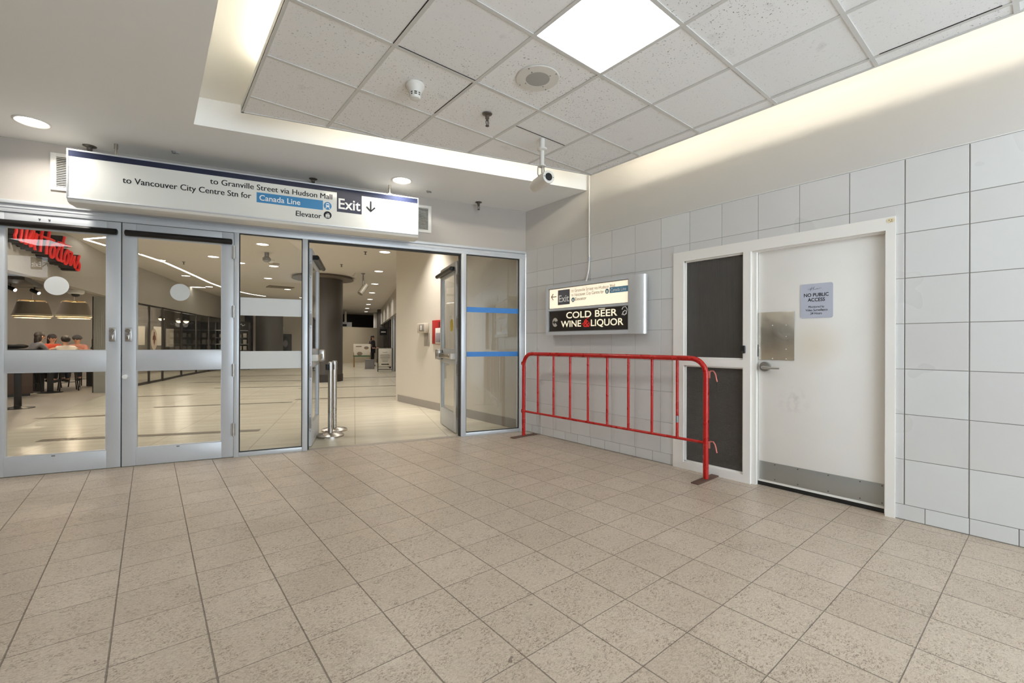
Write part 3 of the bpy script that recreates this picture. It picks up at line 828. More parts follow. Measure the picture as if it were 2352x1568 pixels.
# ------------------------------------------------------------------ lit sign box on the tiled wall
ws = thing('wall_sign', 'two panel illuminated sign box on the tiled wall above the barrier', 'sign', (0, 0, 0))
b = MB(); F0, F1, FZ0, FZ1, FX = -.574, -1.905, 1.386, 2.030, -.14
for (y0, y1, z0, z1) in ((F0, F0 - .045, FZ0, FZ1), (F1 + .012, F1, FZ0, FZ1), (F0 - .045, F1 + .012, FZ0, 1.428), (F0 - .045, F1 + .012, 1.994, FZ1), (F0 - .045, F1 + .012, 1.703, 1.727)):
    b.box(FX, -.001, y0, y1, z0, z1)
b.box(-.03, -.002, F0 - .045, F1 + .012, 1.428, 1.994)
b.build('housing', ALU, ws)
b = MB()
for (z0, z1) in ((1.428, 1.703), (1.727, 1.994)):
    for (y0, y1, a, c) in ((F0 - .045, F0 - .056, z0, z1), (F1 + .012, F1 + .022, z0, z1), (F0 - .045, F1 + .012, z0, z0 + .008), (F0 - .045, F1 + .012, z1 - .008, z1)): b.box(FX + .01, FX + .03, y0, y1, a, c)
b.build('inner_frame', ALU_DARK, ws, smooth=False)
b = MB(); pr = [(-.001, F1)] + [(-.072 - .072 * math.cos(a), F1 - .002 - .185 * math.sin(a)) for a in [i * PI / 18 for i in range(1, 18)]][::-1]
pr = [(-.001, F1 - .002), (FX - .004, F1 - .002)] + [(-.0725 - .0715 * math.cos(i * PI / 24), F1 - .012 - .17 * math.sin(i * PI / 24)) for i in range(0, 25)]
b.prism(pr, FZ1 - FZ0 + .004, Matrix.Translation((0, 0, FZ0 - .002)))
b.build('rounded_end', pm('satin aluminium end', srgb(214, 214, 214), .3, .5), ws, angle=50)
LIT = emit('lit sign panel', srgb(255, 240, 214), .8)
b = MB(); b.box(FX + .016, FX + .026, F0 - .045, F1 + .012, 1.727, 1.994); b.build('upper_panel', LIT, ws, smooth=False)
b = MB(); b.box(FX + .016, FX + .026, F0 - .045, F1 + .012, 1.428, 1.703); b.build('lower_panel', pm('black sign panel', srgb(52, 46, 42), .2), ws, smooth=False)
WM = Matrix.Rotation(-PI / 2, 4, 'Z')                       # text on the right wall, facing -x
def wM(y, z, x=FX + .0152): return Matrix.Translation((x, y, z)) @ WM @ UP
GREY = pm('faded sign ink', srgb(96, 88, 80), .5); PLATE = pm('grey exit plate', srgb(92, 92, 98), .4)
b = MB(); b.box(FX + .0148, FX + .016, -.785, -.995, 1.775, 1.966); b.build('exit_plate', PLATE, ws, smooth=False)
GLOW = emit('glowing letters', srgb(255, 246, 214), .75)
b = MB(); b.text('Exit', .125, .18, wM(-.802, 1.812, FX + .0142), bold=.012); b.build('exit_lettering', LETTERW, ws, smooth=False)
letter(ws, 'to Granville Street via Hudson Mall', .057, .68, wM(-1.022, 1.921), GREY, bold=.0); letter(ws, 'to Vancouver City Centre for', .057, .52, wM(-1.022, 1.868), GREY, bold=.004); letter(ws, 'Elevator', .055, .19, wM(-1.085, 1.813), GREY, bold=.004)
b = MB(); b.tube([(FX + .0155, -.665, 1.888), (FX + .0155, -.758, 1.888)], .006, 6); b.tube([(FX + .0155, -.70, 1.927), (FX + .0155, -.665, 1.888), (FX + .0155, -.70, 1.849)], .006, 6)
b.build('arrow', GREY, ws, smooth=False)
b = MB(); b.box(FX + .0148, FX + .016, -1.625, -1.893, 1.858, 1.925); b.build('blue_band', pm('faded blue band', srgb(86, 140, 172), .4, 0, .12, 9), ws, smooth=False)
b = MB(); b.text('Canada Line', .056, .215, wM(-1.64, 1.874, FX + .0142)); b.build('band_lettering', LETTERW, ws, smooth=False)
for yc, zc in ((-1.588, 1.885), (-1.052, 1.825)):
    b = MB(); b.prism([(.028 * math.cos(i * PI / 12), .03 * math.sin(i * PI / 12)) for i in range(24)], .001, Matrix.Translation((FX + .0152, yc, zc)) @ WM @ UP)
    rd = b.build('roundel', pm('faded roundel', srgb(80, 128, 140), .4), ws, smooth=False)
    b = MB(); b.prism([(-.012, -.014), (.012, -.014), (.012, .014), (-.012, .014)], .001, Matrix.Translation((FX + .0145, yc, zc - .003)) @ WM @ UP)
    b.build('roundel_symbol', LETTERW, rd, smooth=False)
letter(ws, 'COLD BEER', .112, .80, wM(-.935, 1.596), GLOW, 'glowing_lettering'); letter(ws, 'WINE', .112, .345, wM(-.842, 1.487), GLOW, 'glowing_lettering'); letter(ws, 'LIQUOR', .112, .475, wM(-1.345, 1.487), GLOW, 'glowing_lettering')
b = MB(); b.box(FX + .0145, FX + .016, -1.46, -1.56, 1.683, 1.690); b.build('scratch_mark', GLOW, ws, smooth=False)
REDN = emit('red ampersand', srgb(210, 40, 34), .35)
b = MB(); b.text('&', .125, .1, wM(-1.222, 1.48), bold=.018); b.build('ampersand', REDN, ws, smooth=False)
b = MB(); b.tube([(FX + .0152, -1.20, 1.51), (FX + .0152, -1.24, 1.535), (FX + .0152, -1.30, 1.55), (FX + .0152, -1.26, 1.57), (FX + .0152, -1.31, 1.59)], .005, 6); b.tube([(FX + .0152, -1.27, 1.48), (FX + .0152, -1.33, 1.50), (FX + .0152, -1.31, 1.54)], .005, 6); b.build('red_scribble', REDN, ws)
b = MB(); b.prism([(.05 * math.cos(a), .058 * math.sin(a)) for a in [i * PI / 20 + .35 for i in range(0, 34)]] + [(0, 0)], .001, Matrix.Translation((FX + .0152, -.735, 1.552)) @ WM @ UP)
b.build('arrow_disc', pm('grey disc', srgb(190, 184, 174), .5), ws, smooth=False)
b = MB(); b.prism([(-.046, 0), (-.006, .03), (-.006, .01), (.05, .01), (.05, -.01), (-.006, -.01), (-.006, -.03)], .001, Matrix.Translation((FX + .0142, -.735, 1.552)) @ WM @ UP); b.build('disc_arrow', pm('disc arrow', srgb(52, 46, 42), .4), ws, smooth=False)
b = MB()
import itertools
sc_pts = [(-1.80, 1.66), (-1.815, 1.685), (-1.85, 1.69), (-1.87, 1.66), (-1.86, 1.61), (-1.83, 1.595), (-1.81, 1.62), (-1.84, 1.65), (-1.865, 1.63), (-1.84, 1.60), (-1.80, 1.60), (-1.82, 1.64)]
b.tube([(FX + .0152, y, z) for y, z in sc_pts], .0045, 6); b.build('white_scribble', LETTERW, ws)

# ------------------------------------------------------------------ white door set in the right wall
tf = sempty('trim_3')
b = MB(); X0 = -.012
b.box(X0, .12, DY1, -2.478, 0, DZ); b.box(X0, .12, -4.092, DY0, 0.0, DZ); b.box(X0, .12, -2.478, -4.092, 2.118, DZ)
b.box(X0, .12, -3.070, -3.135, .0, 2.118); b.box(.012, .12, -3.135, -3.176, 0, 2.105)
b.box(X0, .12, -2.478, -3.07, 1.056, 1.128); b.box(X0, .12, -2.478, -3.07, 0, .072)
b.box(.02, .12, -3.135, -4.092, 2.105, 2.118); b.box(.03, .12, -4.080, -4.092, 0, 2.105)
b.build('door_frame', WHITE, tf)
for z0, z1, mt, nm in ((1.128, 2.118, REED, 'reeded_glass'), (.072, 1.056, WIRE, 'obscure_glass')):
    b = MB(); b.box(.034, .044, -2.47, -3.08, z0, z1); b.build(nm, mt, tf, smooth=False)
    b = MB()
    for (y0, y1, a, c) in ((-2.478, -2.492, z0, z1), (-3.057, -3.07, z0, z1), (-2.478, -3.07, z0, z0 + .014), (-2.478, -3.07, z1 - .014, z1)): b.box(.012, .036, y0, y1, a, c, .001)
    b.build('glazing_bead', WHITE, tf)
dr = sempty('door_5')
def door_mat():
    m = bpy.data.materials.new('scuffed white door paint'); m.use_nodes = True; t = NT(m); bs = t.n['Principled BSDF']
    c = t.new('ShaderNodeTexCoord').outputs['Object']
    nz = t.noise(c, 2.0, 3)
    base = t.mix(nz, srgb(228, 224, 218), srgb(240, 237, 232))
    v = t.new('ShaderNodeVectorMath'); v.operation = 'DISTANCE'; t.l.new(c, v.inputs[0]); v.inputs[1].default_value = (.05, -3.62, 1.27)
    st = t.math('MULTIPLY', t.ramp(t.math('ADD', v.outputs['Value'], t.math('MULTIPLY', nz, .12)), .30, .06), .6)
    c1 = t.mix(st, base, srgb(222, 208, 184))
    v2 = t.new('ShaderNodeVectorMath'); v2.operation = 'DISTANCE'; t.l.new(c, v2.inputs[0]); v2.inputs[1].default_value = (.05, -3.47, .78)
    sc = t.math('MULTIPLY', t.math('MULTIPLY', t.ramp(v2.outputs['Value'], .14, .02), t.ramp(t.noise(c, 18, 3), .45, .7)), .35)
    c1 = t.mix(sc, c1, srgb(170, 166, 162))
    t.l.new(c1, bs.inputs['Base Color']); bs.inputs['Roughness'].default_value = .38
    return m
b = MB(); b.box(.05, .095, -3.179, -4.083, .038, 2.108, .002); b.build('leaf', door_mat(), dr)
b = MB(); b.box(.047, .05, -3.190, -4.078, .055, .22, .001); kp = b.build('kick_plate', pm('brushed kick plate', srgb(172, 172, 168), .35, .6, .05, 6), dr)
for yq in (-3.32, -3.5, -3.72, -3.93, -4.065):
    for zq in (.075, .205):
        b = MB(); b.cyl((.0455, yq, zq), (.0475, yq, zq), .005, n=10); b.build('screw', BRASS, kp)
def plate_mat():
    m = bpy.data.materials.new('wavy steel guard plate'); m.use_nodes = True; t = NT(m); bs = t.n['Principled BSDF']
    c = t.new('ShaderNodeTexCoord').outputs['Object']
    bs.inputs['Base Color'].default_value = srgb(206, 200, 188); bs.inputs['Metallic'].default_value = .9; bs.inputs['Roughness'].default_value = .24
    bn = t.new('ShaderNodeBump'); bn.inputs['Strength'].default_value = .8; bn.inputs['Distance'].default_value = .008
    t.l.new(t.noise(c, 7, 1.5, .5, .6), bn.inputs['Height']); t.l.new(bn.outputs[0], bs.inputs['Normal'])
    return m
b = MB(); b.box(.043, .0495, -3.180, -3.472, 1.133, 1.559, .003); gp = b.build('guard_plate', plate_mat(), dr)
for yq, zq in ((-3.30, 1.44), (-3.41, 1.44), (-3.41, 1.34), (-3.41, 1.23), (-3.41, 1.145), (-3.30, 1.145), (-3.19, 1.145), (-3.185, 1.43), (-3.19, 1.34), (-3.19, 1.24)):
    b = MB(); b.cyl((.040, yq, zq), (.044, yq, zq), .004, n=10); b.build('rivet', LETTERW, gp)
b = MB(); b.cyl((.018, -3.243, 1.072), (.05, -3.243, 1.072), .043, n=36); b.cyl((.012, -3.243, 1.072), (.018, -3.243, 1.072), .036, n=36); lv = b.build('lever_rose', CHROME, dr)
b = MB(); b.tube([(.012, -3.243, 1.070), (-.02, -3.243, 1.068), (-.032, -3.252, 1.067), (-.034, -3.30, 1.065), (-.032, -3.38, 1.063)], [.013, .013, .0135, .0115, .009], 14); b.build('lever_handle', CHROME, lv)
b = MB(); b.box(.04, .052, -3.172, -3.181, 1.16, 1.27, .002); b.box(.04, .054, -3.170, -3.182, 1.19, 1.245, .002); b.build('latch', BLACK, dr)
b = MB(); b.box(.05, .1, -3.17, -4.09, .001, .036); b.build('gap', BLACK, tf, smooth=False)
b = MB(); b.box(.044, .1, -3.179, -4.083, .036, .043); b.build('weather_strip', WHITE, dr, smooth=False)

cr = thing('card_reader', 'small black card reader on the white door frame post', 'card reader', (-.012, -3.0725, 1.224))
b = MB(); b.box(-.018, 0, -.0225, .0225, -.036, .036, .008, seg=3); b.build('case', BLACK, cr)
b = MB(); b.box(-.0188, -.018, -.006, .006, -.024, -.021); b.build('indicator', ALU_DARK, cr, smooth=False)

ns = thing('notice_sign', 'pale blue grey notice reading no public access on the white door', 'sign', (.0475, -3.633, 1.635))
def rrect(w, h, r, k=6):
    pts = []
    for cx, cy, a0 in ((w/2-r, h/2-r, 0), (-w/2+r, h/2-r, PI/2), (-w/2+r, -h/2+r, PI), (w/2-r, -h/2+r, 1.5*PI)):
        pts += [(cx + r * math.cos(a0 + i * PI / 2 / k), cy + r * math.sin(a0 + i * PI / 2 / k)) for i in range(k + 1)]
    return pts
b = MB(); b.prism(rrect(.234, .288, .016), .003, Matrix.Translation((.002, 0, 0)) @ WM @ UP); b.build('plate', pm('sign plate', srgb(186, 190, 204), .35), ns)
def nM(y, z): return Matrix.Translation((-.0018, y, z)) @ WM @ UP
for s_, sz_, w_, y_, z_, bo in (('NO PUBLIC', .040, .176, .089, .036, .016), ('ACCESS', .040, .122, .061, -.004, .016), ('Monitored by', .026, .112, .055, -.058, .0), ('Video Surveillance', .026, .158, .078, -.085, .008), ('24 Hours', .026, .082, .042, -.113, .008)):
    letter(ns, s_, sz_, w_, nM(y_, z_), INK, bold=bo)
b = MB()
scr = [[(0, 0), (.01, .004), (.022, .024), (.014, .006), (.012, -.008)], [(.016, .006), (.03, .012), (.04, .027), (.03, .008), (.03, .0)], [(.03, 0), (.038, .006), (.044, .002), (.05, .008), (.056, .004), (.06, .012), (.062, .004), (.07, .006), (.076, .01), (.09, .011)], [(-.01, .004), (.01, .014), (.034, .018)]]
for s_ in scr: b.tube([(-.0018, .052 - x, .092 + y) for x, y in s_], .0009, 6)
b.build('script_logo', pm('grey script', srgb(90, 92, 104), .5), ns)

stk = thing('sticker', 'tiny cream sticker with brown marks at the top corner of the white door frame', 'sticker', (-.0135, -4.122, 2.187))
b = MB(); b.prism([(.024 * math.cos(i * PI / 8), .019 * math.sin(i * PI / 8) * (1 if i % 4 else .85)) for i in range(16)], .0012, Matrix.Translation((.0005, 0, 0)) @ WM @ UP); b.build('paper', pm('cream sticker', srgb(226, 212, 176), .5), stk)
b = MB()
for q in (-.009, .006): b.prism([(q + .004 * math.cos(i * PI / 5), .003 + .003 * math.sin(i * PI / 5)) for i in range(10)], .0006, Matrix.Translation((-.0012, 0, 0)) @ WM @ UP)
b.prism([(-.004, -.010), (.012, -.008), (.012, -.005), (-.004, -.007)], .0006, Matrix.Translation((-.0012, 0, 0)) @ WM @ UP); b.build('mark', pm('brown ink', srgb(110, 78, 44), .6), stk)

# ------------------------------------------------------------------ red crowd barrier
LB = 2.5544
br = thing('barrier', 'red steel crowd control barrier standing along the tiled wall', 'barrier', (-.258, -.263, 0), math.atan2(-2.5537, .059))
R_, TZ = .025, 1.135
pts = [(0, 0, .012), (0, 0, .5), (0, 0, TZ - .15)] + [(.15 - .15 * math.cos(a), 0, TZ - .15 + .15 * math.sin(a)) for a in [i * PI / 16 for i in range(1, 9)]]
pts += [(LB / 2, 0, TZ + .002)] + [(LB - p[0], 0, p[2]) for p in pts[::-1]]
b = MB(); b.tube(pts, R_, 18); b.build('frame_tube', RED, br)
b = MB(); b.cyl((0, 0, .347), (LB, 0, .347), .014, n=14); b.build('lower_rail', RED, br)
for s in (.28, .569, .851, 1.133, 1.412, 1.697, 1.984, 2.265):
    b = MB(); b.cyl((s, 0, .345), (s, 0, TZ - .015), .0138, n=14); o = b.build('upright_bar', RED, br)
    if s > 2.2:
        k = MB(); k.cyl((s, 0, .50), (s, 0, .565), .0146, n=14); k.build('grey_sleeve', ALU_DARK, o)
for s in (.0, LB):
    b = MB(); b.box(s - .036, s + .036, -.212, .225, .0, .012, .002); b.build('foot_plate', RUST, br)
for zc in (1.0, .345):
    b = MB(); b.box(LB + .018, LB + .04, -.006, .006, zc - .045, zc + .02, .002)
    b.tube([(LB + .03, 0, zc), (LB + .045, 0, zc + .022), (LB + .07, 0, zc + .022), (LB + .088, 0, zc - .005), (LB + .098, 0, zc - .05), (LB + .104, 0, zc - .075)], .0062, 10)
    b.build('hook', pm('chipped red hook', srgb(206, 120, 110), .4, .3, .35, 30), br)
    b = MB(); b.tube([(-.022, 0, zc + .02), (-.045, 0, zc + .018), (-.05, 0, zc), (-.045, 0, zc - .018), (-.022, 0, zc - .02)], .006, 10); b.build('loop', RED, br)

# ================================================================== MALL beyond the glass
MA = math.radians(-19.6)                 # the mall axis, turned clockwise from +y
# lease line of the shops on the left, from near to far
LL = [(-7.3, 1.75), (-6.75, 3.2), (-6.22, 5.2), (-5.80, 6.9), (-5.48, 8.4), (-5.09, 10.3), (-4.57, 12.05), (-3.92, 13.97), (-3.27, 16.16), (-2.22, 18.9), (-1.56, 20.66), (-.2, 23.4)]
b = MB(); b.poly([(-16, sfy(-16), -.0), (.2, sfy(.2), 0), (.2, 4.4, 0), (16, 4.4, 0), (16, 36, 0), (-16, 36, 0)])
struct(b.build('floor', MFLOOR, smooth=False))
# grey shop paving left of the curved border
bd = [(-6.9, -.0 + 1.9), (-6.35, 2.6), (-6.05, 3.5), (-5.85, 4.39), (-5.62, 6.0), (-5.40, 7.6), (-5.2, 9.05), (-5.0, 10.2), (-4.6, 11.95), (-4.0, 13.8)]
b = MB(); b.poly([(x, y, .0015) for x, y in bd] + [(-8, 22, .0015), (-14, 20, .0015), (-14, 3.6, .0015)])
struct(b.build('floor', GREYTILE, smooth=False))
# dark inlays
inl = [((-5.36, 3.42), (-3.0, 2.45), .13), ((-5.74, 5.88), (-4.55, 5.50), .13), ((-4.18, 6.33), (-1.86, 5.53), .09), ((-1.70, 5.97), (1.6, 4.72), .09), ((-5.0, 9.0), (-3.41, 8.52), .1), ((-2.85, 10.08), (-.5, 9.1), .12), ((-3.3, 12.6), (.4, 11.2), .12), ((-1.0, 8.6), (2.4, 7.4), .1), ((-2.6, 15.2), (1.2, 13.9), .12), ((0.6, 11.9), (4.4, 10.5), .12)]
b = MB()
for (x0, y0), (x1, y1), w in inl:
    d = Vector((x1 - x0, y1 - y0, 0)).normalized(); nn = Vector((-d.y, d.x, 0)) * w / 2; ax = Vector((math.sin(-MA), math.cos(-MA), 0)) * w * .6
    P0, P1 = Vector((x0, y0, .0025)), Vector((x1, y1, .0025))
    b.poly([tuple(P0 - ax), tuple(P1 - ax), tuple(P1 + ax), tuple(P0 + ax)])
struct(b.build('trim_4', INLAY, smooth=False))
b = MB(); b.poly([(-16, sfy(-16) + .1, MALLZ), (.1, .05, MALLZ), (.1, 4.3, MALLZ), (16, 4.3, MALLZ), (16, 31.5, MALLZ), (-16, 31.5, MALLZ)])
struct(b.build('ceiling', TAUPE, smooth=False))
b = MB(); b.box(0, .12, .09, 4.28, 0, MALLZ); b.box(.0, 2.0, 4.28, 4.4, 0, MALLZ)
struct(b.build('wall_right', BEIGE, smooth=False))
b = MB(); b.box(-.012, .0, .1, 4.28, 0, .145, .002); b.box(-.012, .3, 4.28, 4.292, 0, .145)
struct(b.build('baseboard_right', KICKB, smooth=False))

# bulkhead over the shop fronts on the left
def wall_strip(mb, pts, z0, z1, t=.15, side=-1):
    for i in range(len(pts) - 1):
        a, c = Vector((*pts[i], 0)), Vector((*pts[i + 1], 0)); d = (c - a).normalized(); nn = Vector((-d.y, d.x, 0)) * t
        mb._new([tuple(a + Vector((0, 0, z0))), tuple(c + Vector((0, 0, z0))), tuple(c + nn + Vector((0, 0, z0))), tuple(a + nn + Vector((0, 0, z0))),
                 tuple(a + Vector((0, 0, z1))), tuple(c + Vector((0, 0, z1))), tuple(c + nn + Vector((0, 0, z1))), tuple(a + nn + Vector((0, 0, z1)))],
                [(0,3,2,1),(4,5,6,7),(0,1,5,4),(1,2,6,5),(2,3,7,6),(3,0,4,7)])
def smooth_line(pts, k=5):
    out = []
    for i in range(len(pts) - 1):
        p0, p1, p2, p3 = [Vector(pts[max(0, min(len(pts) - 1, j))]) for j in (i - 1, i, i + 1, i + 2)]
        for q in range(k):
            t = q / k
            out.append(tuple(.5 * ((2 * p1) + (p2 - p0) * t + (2 * p0 - 5 * p1 + 4 * p2 - p3) * t * t + (3 * p1 - p0 - 3 * p2 + p3) * t ** 3)))
    return out + [tuple(pts[-1])]
SL = smooth_line(LL)
b = MB(); wall_strip(b, SL, 2.45, MALLZ, .18)
struct(b.build('wall_left', BULK))
# glazed shop front, posts between panes
posts = [(-4.60, 11.95), (-4.27, 12.98), (-3.92, 13.97), (-3.33, 15.93), (-2.77, 17.5), (-2.22, 18.9), (-1.6, 20.5)]
wg = sempty('window_4')
for i, (x, y) in enumerate(posts):
    b = MB(); b.cyl((x, y, 0), (x, y, 2.45), .032, n=10); b.build('post', DARK, wg)
for i in range(len(posts) - 1):
    a, c = posts[i], posts[i + 1]; b = MB(); wall_strip(b, [a, c], .06, 2.45, .012); b.build('glass', GLASS_DARK, wg, smooth=False)
b = MB(); wall_strip(b, posts, 0, .07, .05); wall_strip(b, posts, 2.40, 2.46, .05); b.build('rail', DARK, wg)
# oval decal on the second pane
a, c = Vector((-4.27, 12.98, 0)), Vector((-3.92, 13.97, 0)); d = (c - a).normalized(); mid = a.lerp(c, .35)
Md = Matrix.Translation((mid.x, mid.y, 1.38)) @ Matrix.Rotation(math.atan2(d.y, d.x), 4, 'Z')
b = MB(); b.ellipse((0, -.006, 0), .235, .335, .004); o = b.build('oval_decal', pm('cream decal', srgb(224, 206, 184), .5), wg); o.matrix_local = Md
b = MB(); b.prism([(-.03, .24), (.03, .24), (.04, .14), (.10, .10), (.13, -.03), (.07, .0), (.05, -.10), (0, -.18), (-.05, -.10), (-.07, 0), (-.13, -.03), (-.10, .10), (-.04, .14)], .003, Matrix.Translation((0, -.0085, 0)) @ UP); o2 = b.build('decal_emblem', pm('brown emblem', srgb(130, 84, 66), .5), o)
# shop interior behind the glass
b = MB(); wall_strip(b, [(-12.5, 9.5), (-10.8, 13.2), (-7.0, 17.0), (-5.2, 18.0), (-3.9, 20.0), (-3.0, 23.5)], 0, MALLZ, .1)
struct(b.build('wall_back', CREAM, smooth=False))
b = MB(); b.box(-12.6, -12.5, 2.0, 9.5, 0, MALLZ); struct(b.build('wall_left', CREAM, smooth=False))

# pleated folding gate at the end of the open shop front
gt = thing('folding_gate', 'pale pleated folding gate stacked at the end of the open shop front', 'gate', (-5.34, 10.56, 0), math.atan2(-.24, .26) + .2)
b = MB(); N = 9
for i in range(N): b.prism([(i * .042, 0), (i * .042 + .021, -.06), (i * .042 + .042, 0), (i * .042 + .042, .012), (i * .042 + .021, -.048), (i * .042, .012)], 2.44)
b.build('pleats', pm('pale gate panels', srgb(212, 210, 200), .5, .1, .05, 4), gt, smooth=False)
b = MB(); b.box(-.03, .0, -.03, .03, 0, 2.44); b.build('end_post', DARK, gt); b = MB(); b.box(-.05, -.03, -.02, .02, 1.18, 1.36); b.build('gate_latch', BLACK, gt)

# red script shop sign standing off the bulkhead
TO = Vector((-5.0077, 8.9951, 0)); TD = Vector((-.27472, -.96152, 0)); TN = Vector((.96152, -.27472, 0))
LT = {'T': [(3.4, 3.30), (3.4, 3.13), (3.41, 3.04), (3.44, 2.99), (3.43, 2.93)], 'Tbar': [(3.62, 3.28), (3.4, 3.32), (3.15, 3.30)],
 'i': [(3.26, 3.16), (3.28, 3.02), (3.3, 2.95), (3.26, 2.92)],
 'm': [(3.1, 3.2), (3.16, 3.02), (3.15, 2.91), (2.98, 3.17), (2.93, 3.16), (3.03, 2.97), (3.01, 2.9), (2.87, 3.13), (2.84, 3.1), (2.91, 2.94), (2.89, 2.86)],
 'H': [(2.60, 3.42), (2.65, 3.29), (2.7, 3.15), (2.72, 3.01), (2.74, 2.86)], 'H2': [(2.40, 3.44), (2.43, 3.34), (2.47, 3.2), (2.54, 2.98), (2.55, 2.85)], 'H3': [(2.75, 3.15), (2.62, 3.14), (2.45, 3.15), (2.3, 3.14)],
 'o': [(2.35, 3.07), (2.42, 2.97), (2.43, 2.89), (2.4, 2.83), (2.34, 2.83), (2.3, 2.91), (2.28, 3.01), (2.32, 3.06), (2.21, 3.11)],
 'r': [(2.21, 3.11), (2.12, 3.07), (2.19, 2.97), (2.22, 2.87), (2.16, 2.81), (2.08, 2.83)],
 't': [(1.93, 3.3), (2.01, 3.1), (2.07, 2.89), (2.05, 2.81), (1.97, 2.83)], 't2': [(2.14, 3.15), (1.95, 3.15), (1.74, 3.15)],
 'o2': [(1.84, 3.06), (1.93, 2.94), (1.94, 2.82), (1.89, 2.78), (1.82, 2.86), (1.79, 2.98), (1.84, 3.06), (1.76, 3.05)],
 'n': [(1.76, 3.05), (1.66, 3.03), (1.74, 2.87), (1.71, 2.79), (1.64, 2.91), (1.56, 2.99), (1.58, 2.87), (1.54, 2.76)],
 's': [(1.54, 2.76), (1.36, 3.03), (1.44, 2.94), (1.36, 2.86), (1.39, 2.74), (1.48, 2.74)]}
ts = thing('shop_sign', 'large red script lettering sign on the curved bulkhead seen through the left door', 'sign', (0, 0, 0))
REDL = emit('red sign letters', srgb(226, 40, 34), .35); RET = pm('dark letter returns', srgb(52, 44, 42), .5)
rt = MB(); face = MB()
for nm, pl in LT.items():
    P3 = [TO + TD * s + Vector((0, 0, z)) for s, z in pl]
    pp = smooth_line([tuple(p) for p in P3], 4)
    pp = [Vector(p) for p in pp]
    face.tube([tuple(p + TN * .02) for p in pp], .021, 8)
    # channel letter: an upright band running back towards the bulkhead
    L = [p - TN * .22 for p in pp]; th_ = Vector((0, 0, .034)); 
    for i in range(len(pp) - 1):
        d = (pp[i + 1] - pp[i]).normalized(); w = d.cross(TN).normalized() * .024
        vs = [pp[i] - w, pp[i] + w, pp[i + 1] + w, pp[i + 1] - w]; vb = [v - TN * .22 for v in vs]
        rt._new([tuple(v) for v in vs + vb], [(0,1,2,3),(7,6,5,4),(0,4,5,1),(1,5,6,2),(2,6,7,3),(3,7,4,0)])
face.build('letter_faces', REDL, ts); rt.build('letter_returns', RET, ts, smooth=False)

# open shop: counter, high table, stools, people, pendant shades
ct = thing('counter', 'dark brown panelled counter inside the shop at the left photo edge', 'counter', (-7.35, 10.62, 0), math.radians(12))
b = MB(); b.box(-.8, .9, -.3, .11, .06, 1.07, .004); b.build('front', pm('brown counter panel', srgb(86, 68, 58), .5, 0, .08, 3), ct)
b = MB(); b.box(-.84, .94, -.34, .15, 1.07, 1.12, .004); b.build('worktop', DARK, ct); b = MB(); b.box(-.76, .86, -.26, .07, 0, .06); b.build('plinth', BLACK, ct)
def pedestal_table(x, y, label, w=.7, l=.7, rot=0, h=1.08):
    t = thing('pedestal_table', label, 'table', (x, y, 0), rot)
    b = MB(); b.lathe([(.235, 0), (.235, .012), (.06, .04), (.05, .05)], n=32); b.build('base', BLACKM, t)
    b = MB(); b.box(-.05, .05, -.05, .05, .04, h - .03, .004); b.build('column', BLACKM, t)
    b = MB(); b.box(-w / 2, w / 2, -l / 2, l / 2, h - .03, h, .006); b.build('tabletop', pm('dark tabletop', srgb(70, 60, 52), .4), t)
pedestal_table(-6.22, 7.75, 'black pedestal table nearest the left door glass', .8, .6, .2, 1.06)
pedestal_table(-6.2, 11.2, 'black pedestal table in front of the seated people', .42, .42, .3, 1.0)
tb = thing('long_table', 'long bar height table with seated people in the shop', 'table', (-6.1, 12.25, 0), math.radians(40))
b = MB(); b.box(-.72, 1.0, -.30, .30, 1.03, 1.075, .005); b.build('tabletop', pm('tan tabletop', srgb(150, 128, 104), .4), tb)
for q in (-.6, .8):
    b = MB(); b.box(q - .04, q + .04, -.25, .25, 0, 1.03); b.build('leg', BLACKM, tb)
def stool(x, y, rz, label):
    t = thing('bar_stool', label, 'stool', (x, y, 0), rz, 'stools at the long table')
    b = MB(); b.box(-.17, .17, -.17, .17, .60, .64, .01); b.build('seat', DARK, t)
    for sx in (-1, 1):
        for sy in (-1, 1):
            b = MB(); b.cyl((sx * .18, sy * .18, 0), (sx * .13, sy * .13, .60), .014, n=8); b.build('leg', BLACKM, t)
    b = MB(); b.tube([(-.16, -.16, .22), (.16, -.16, .22), (.16, .16, .22), (-.16, .16, .22)], .008, 6, True); b.build('foot_ring', BLACKM, t)
    return t

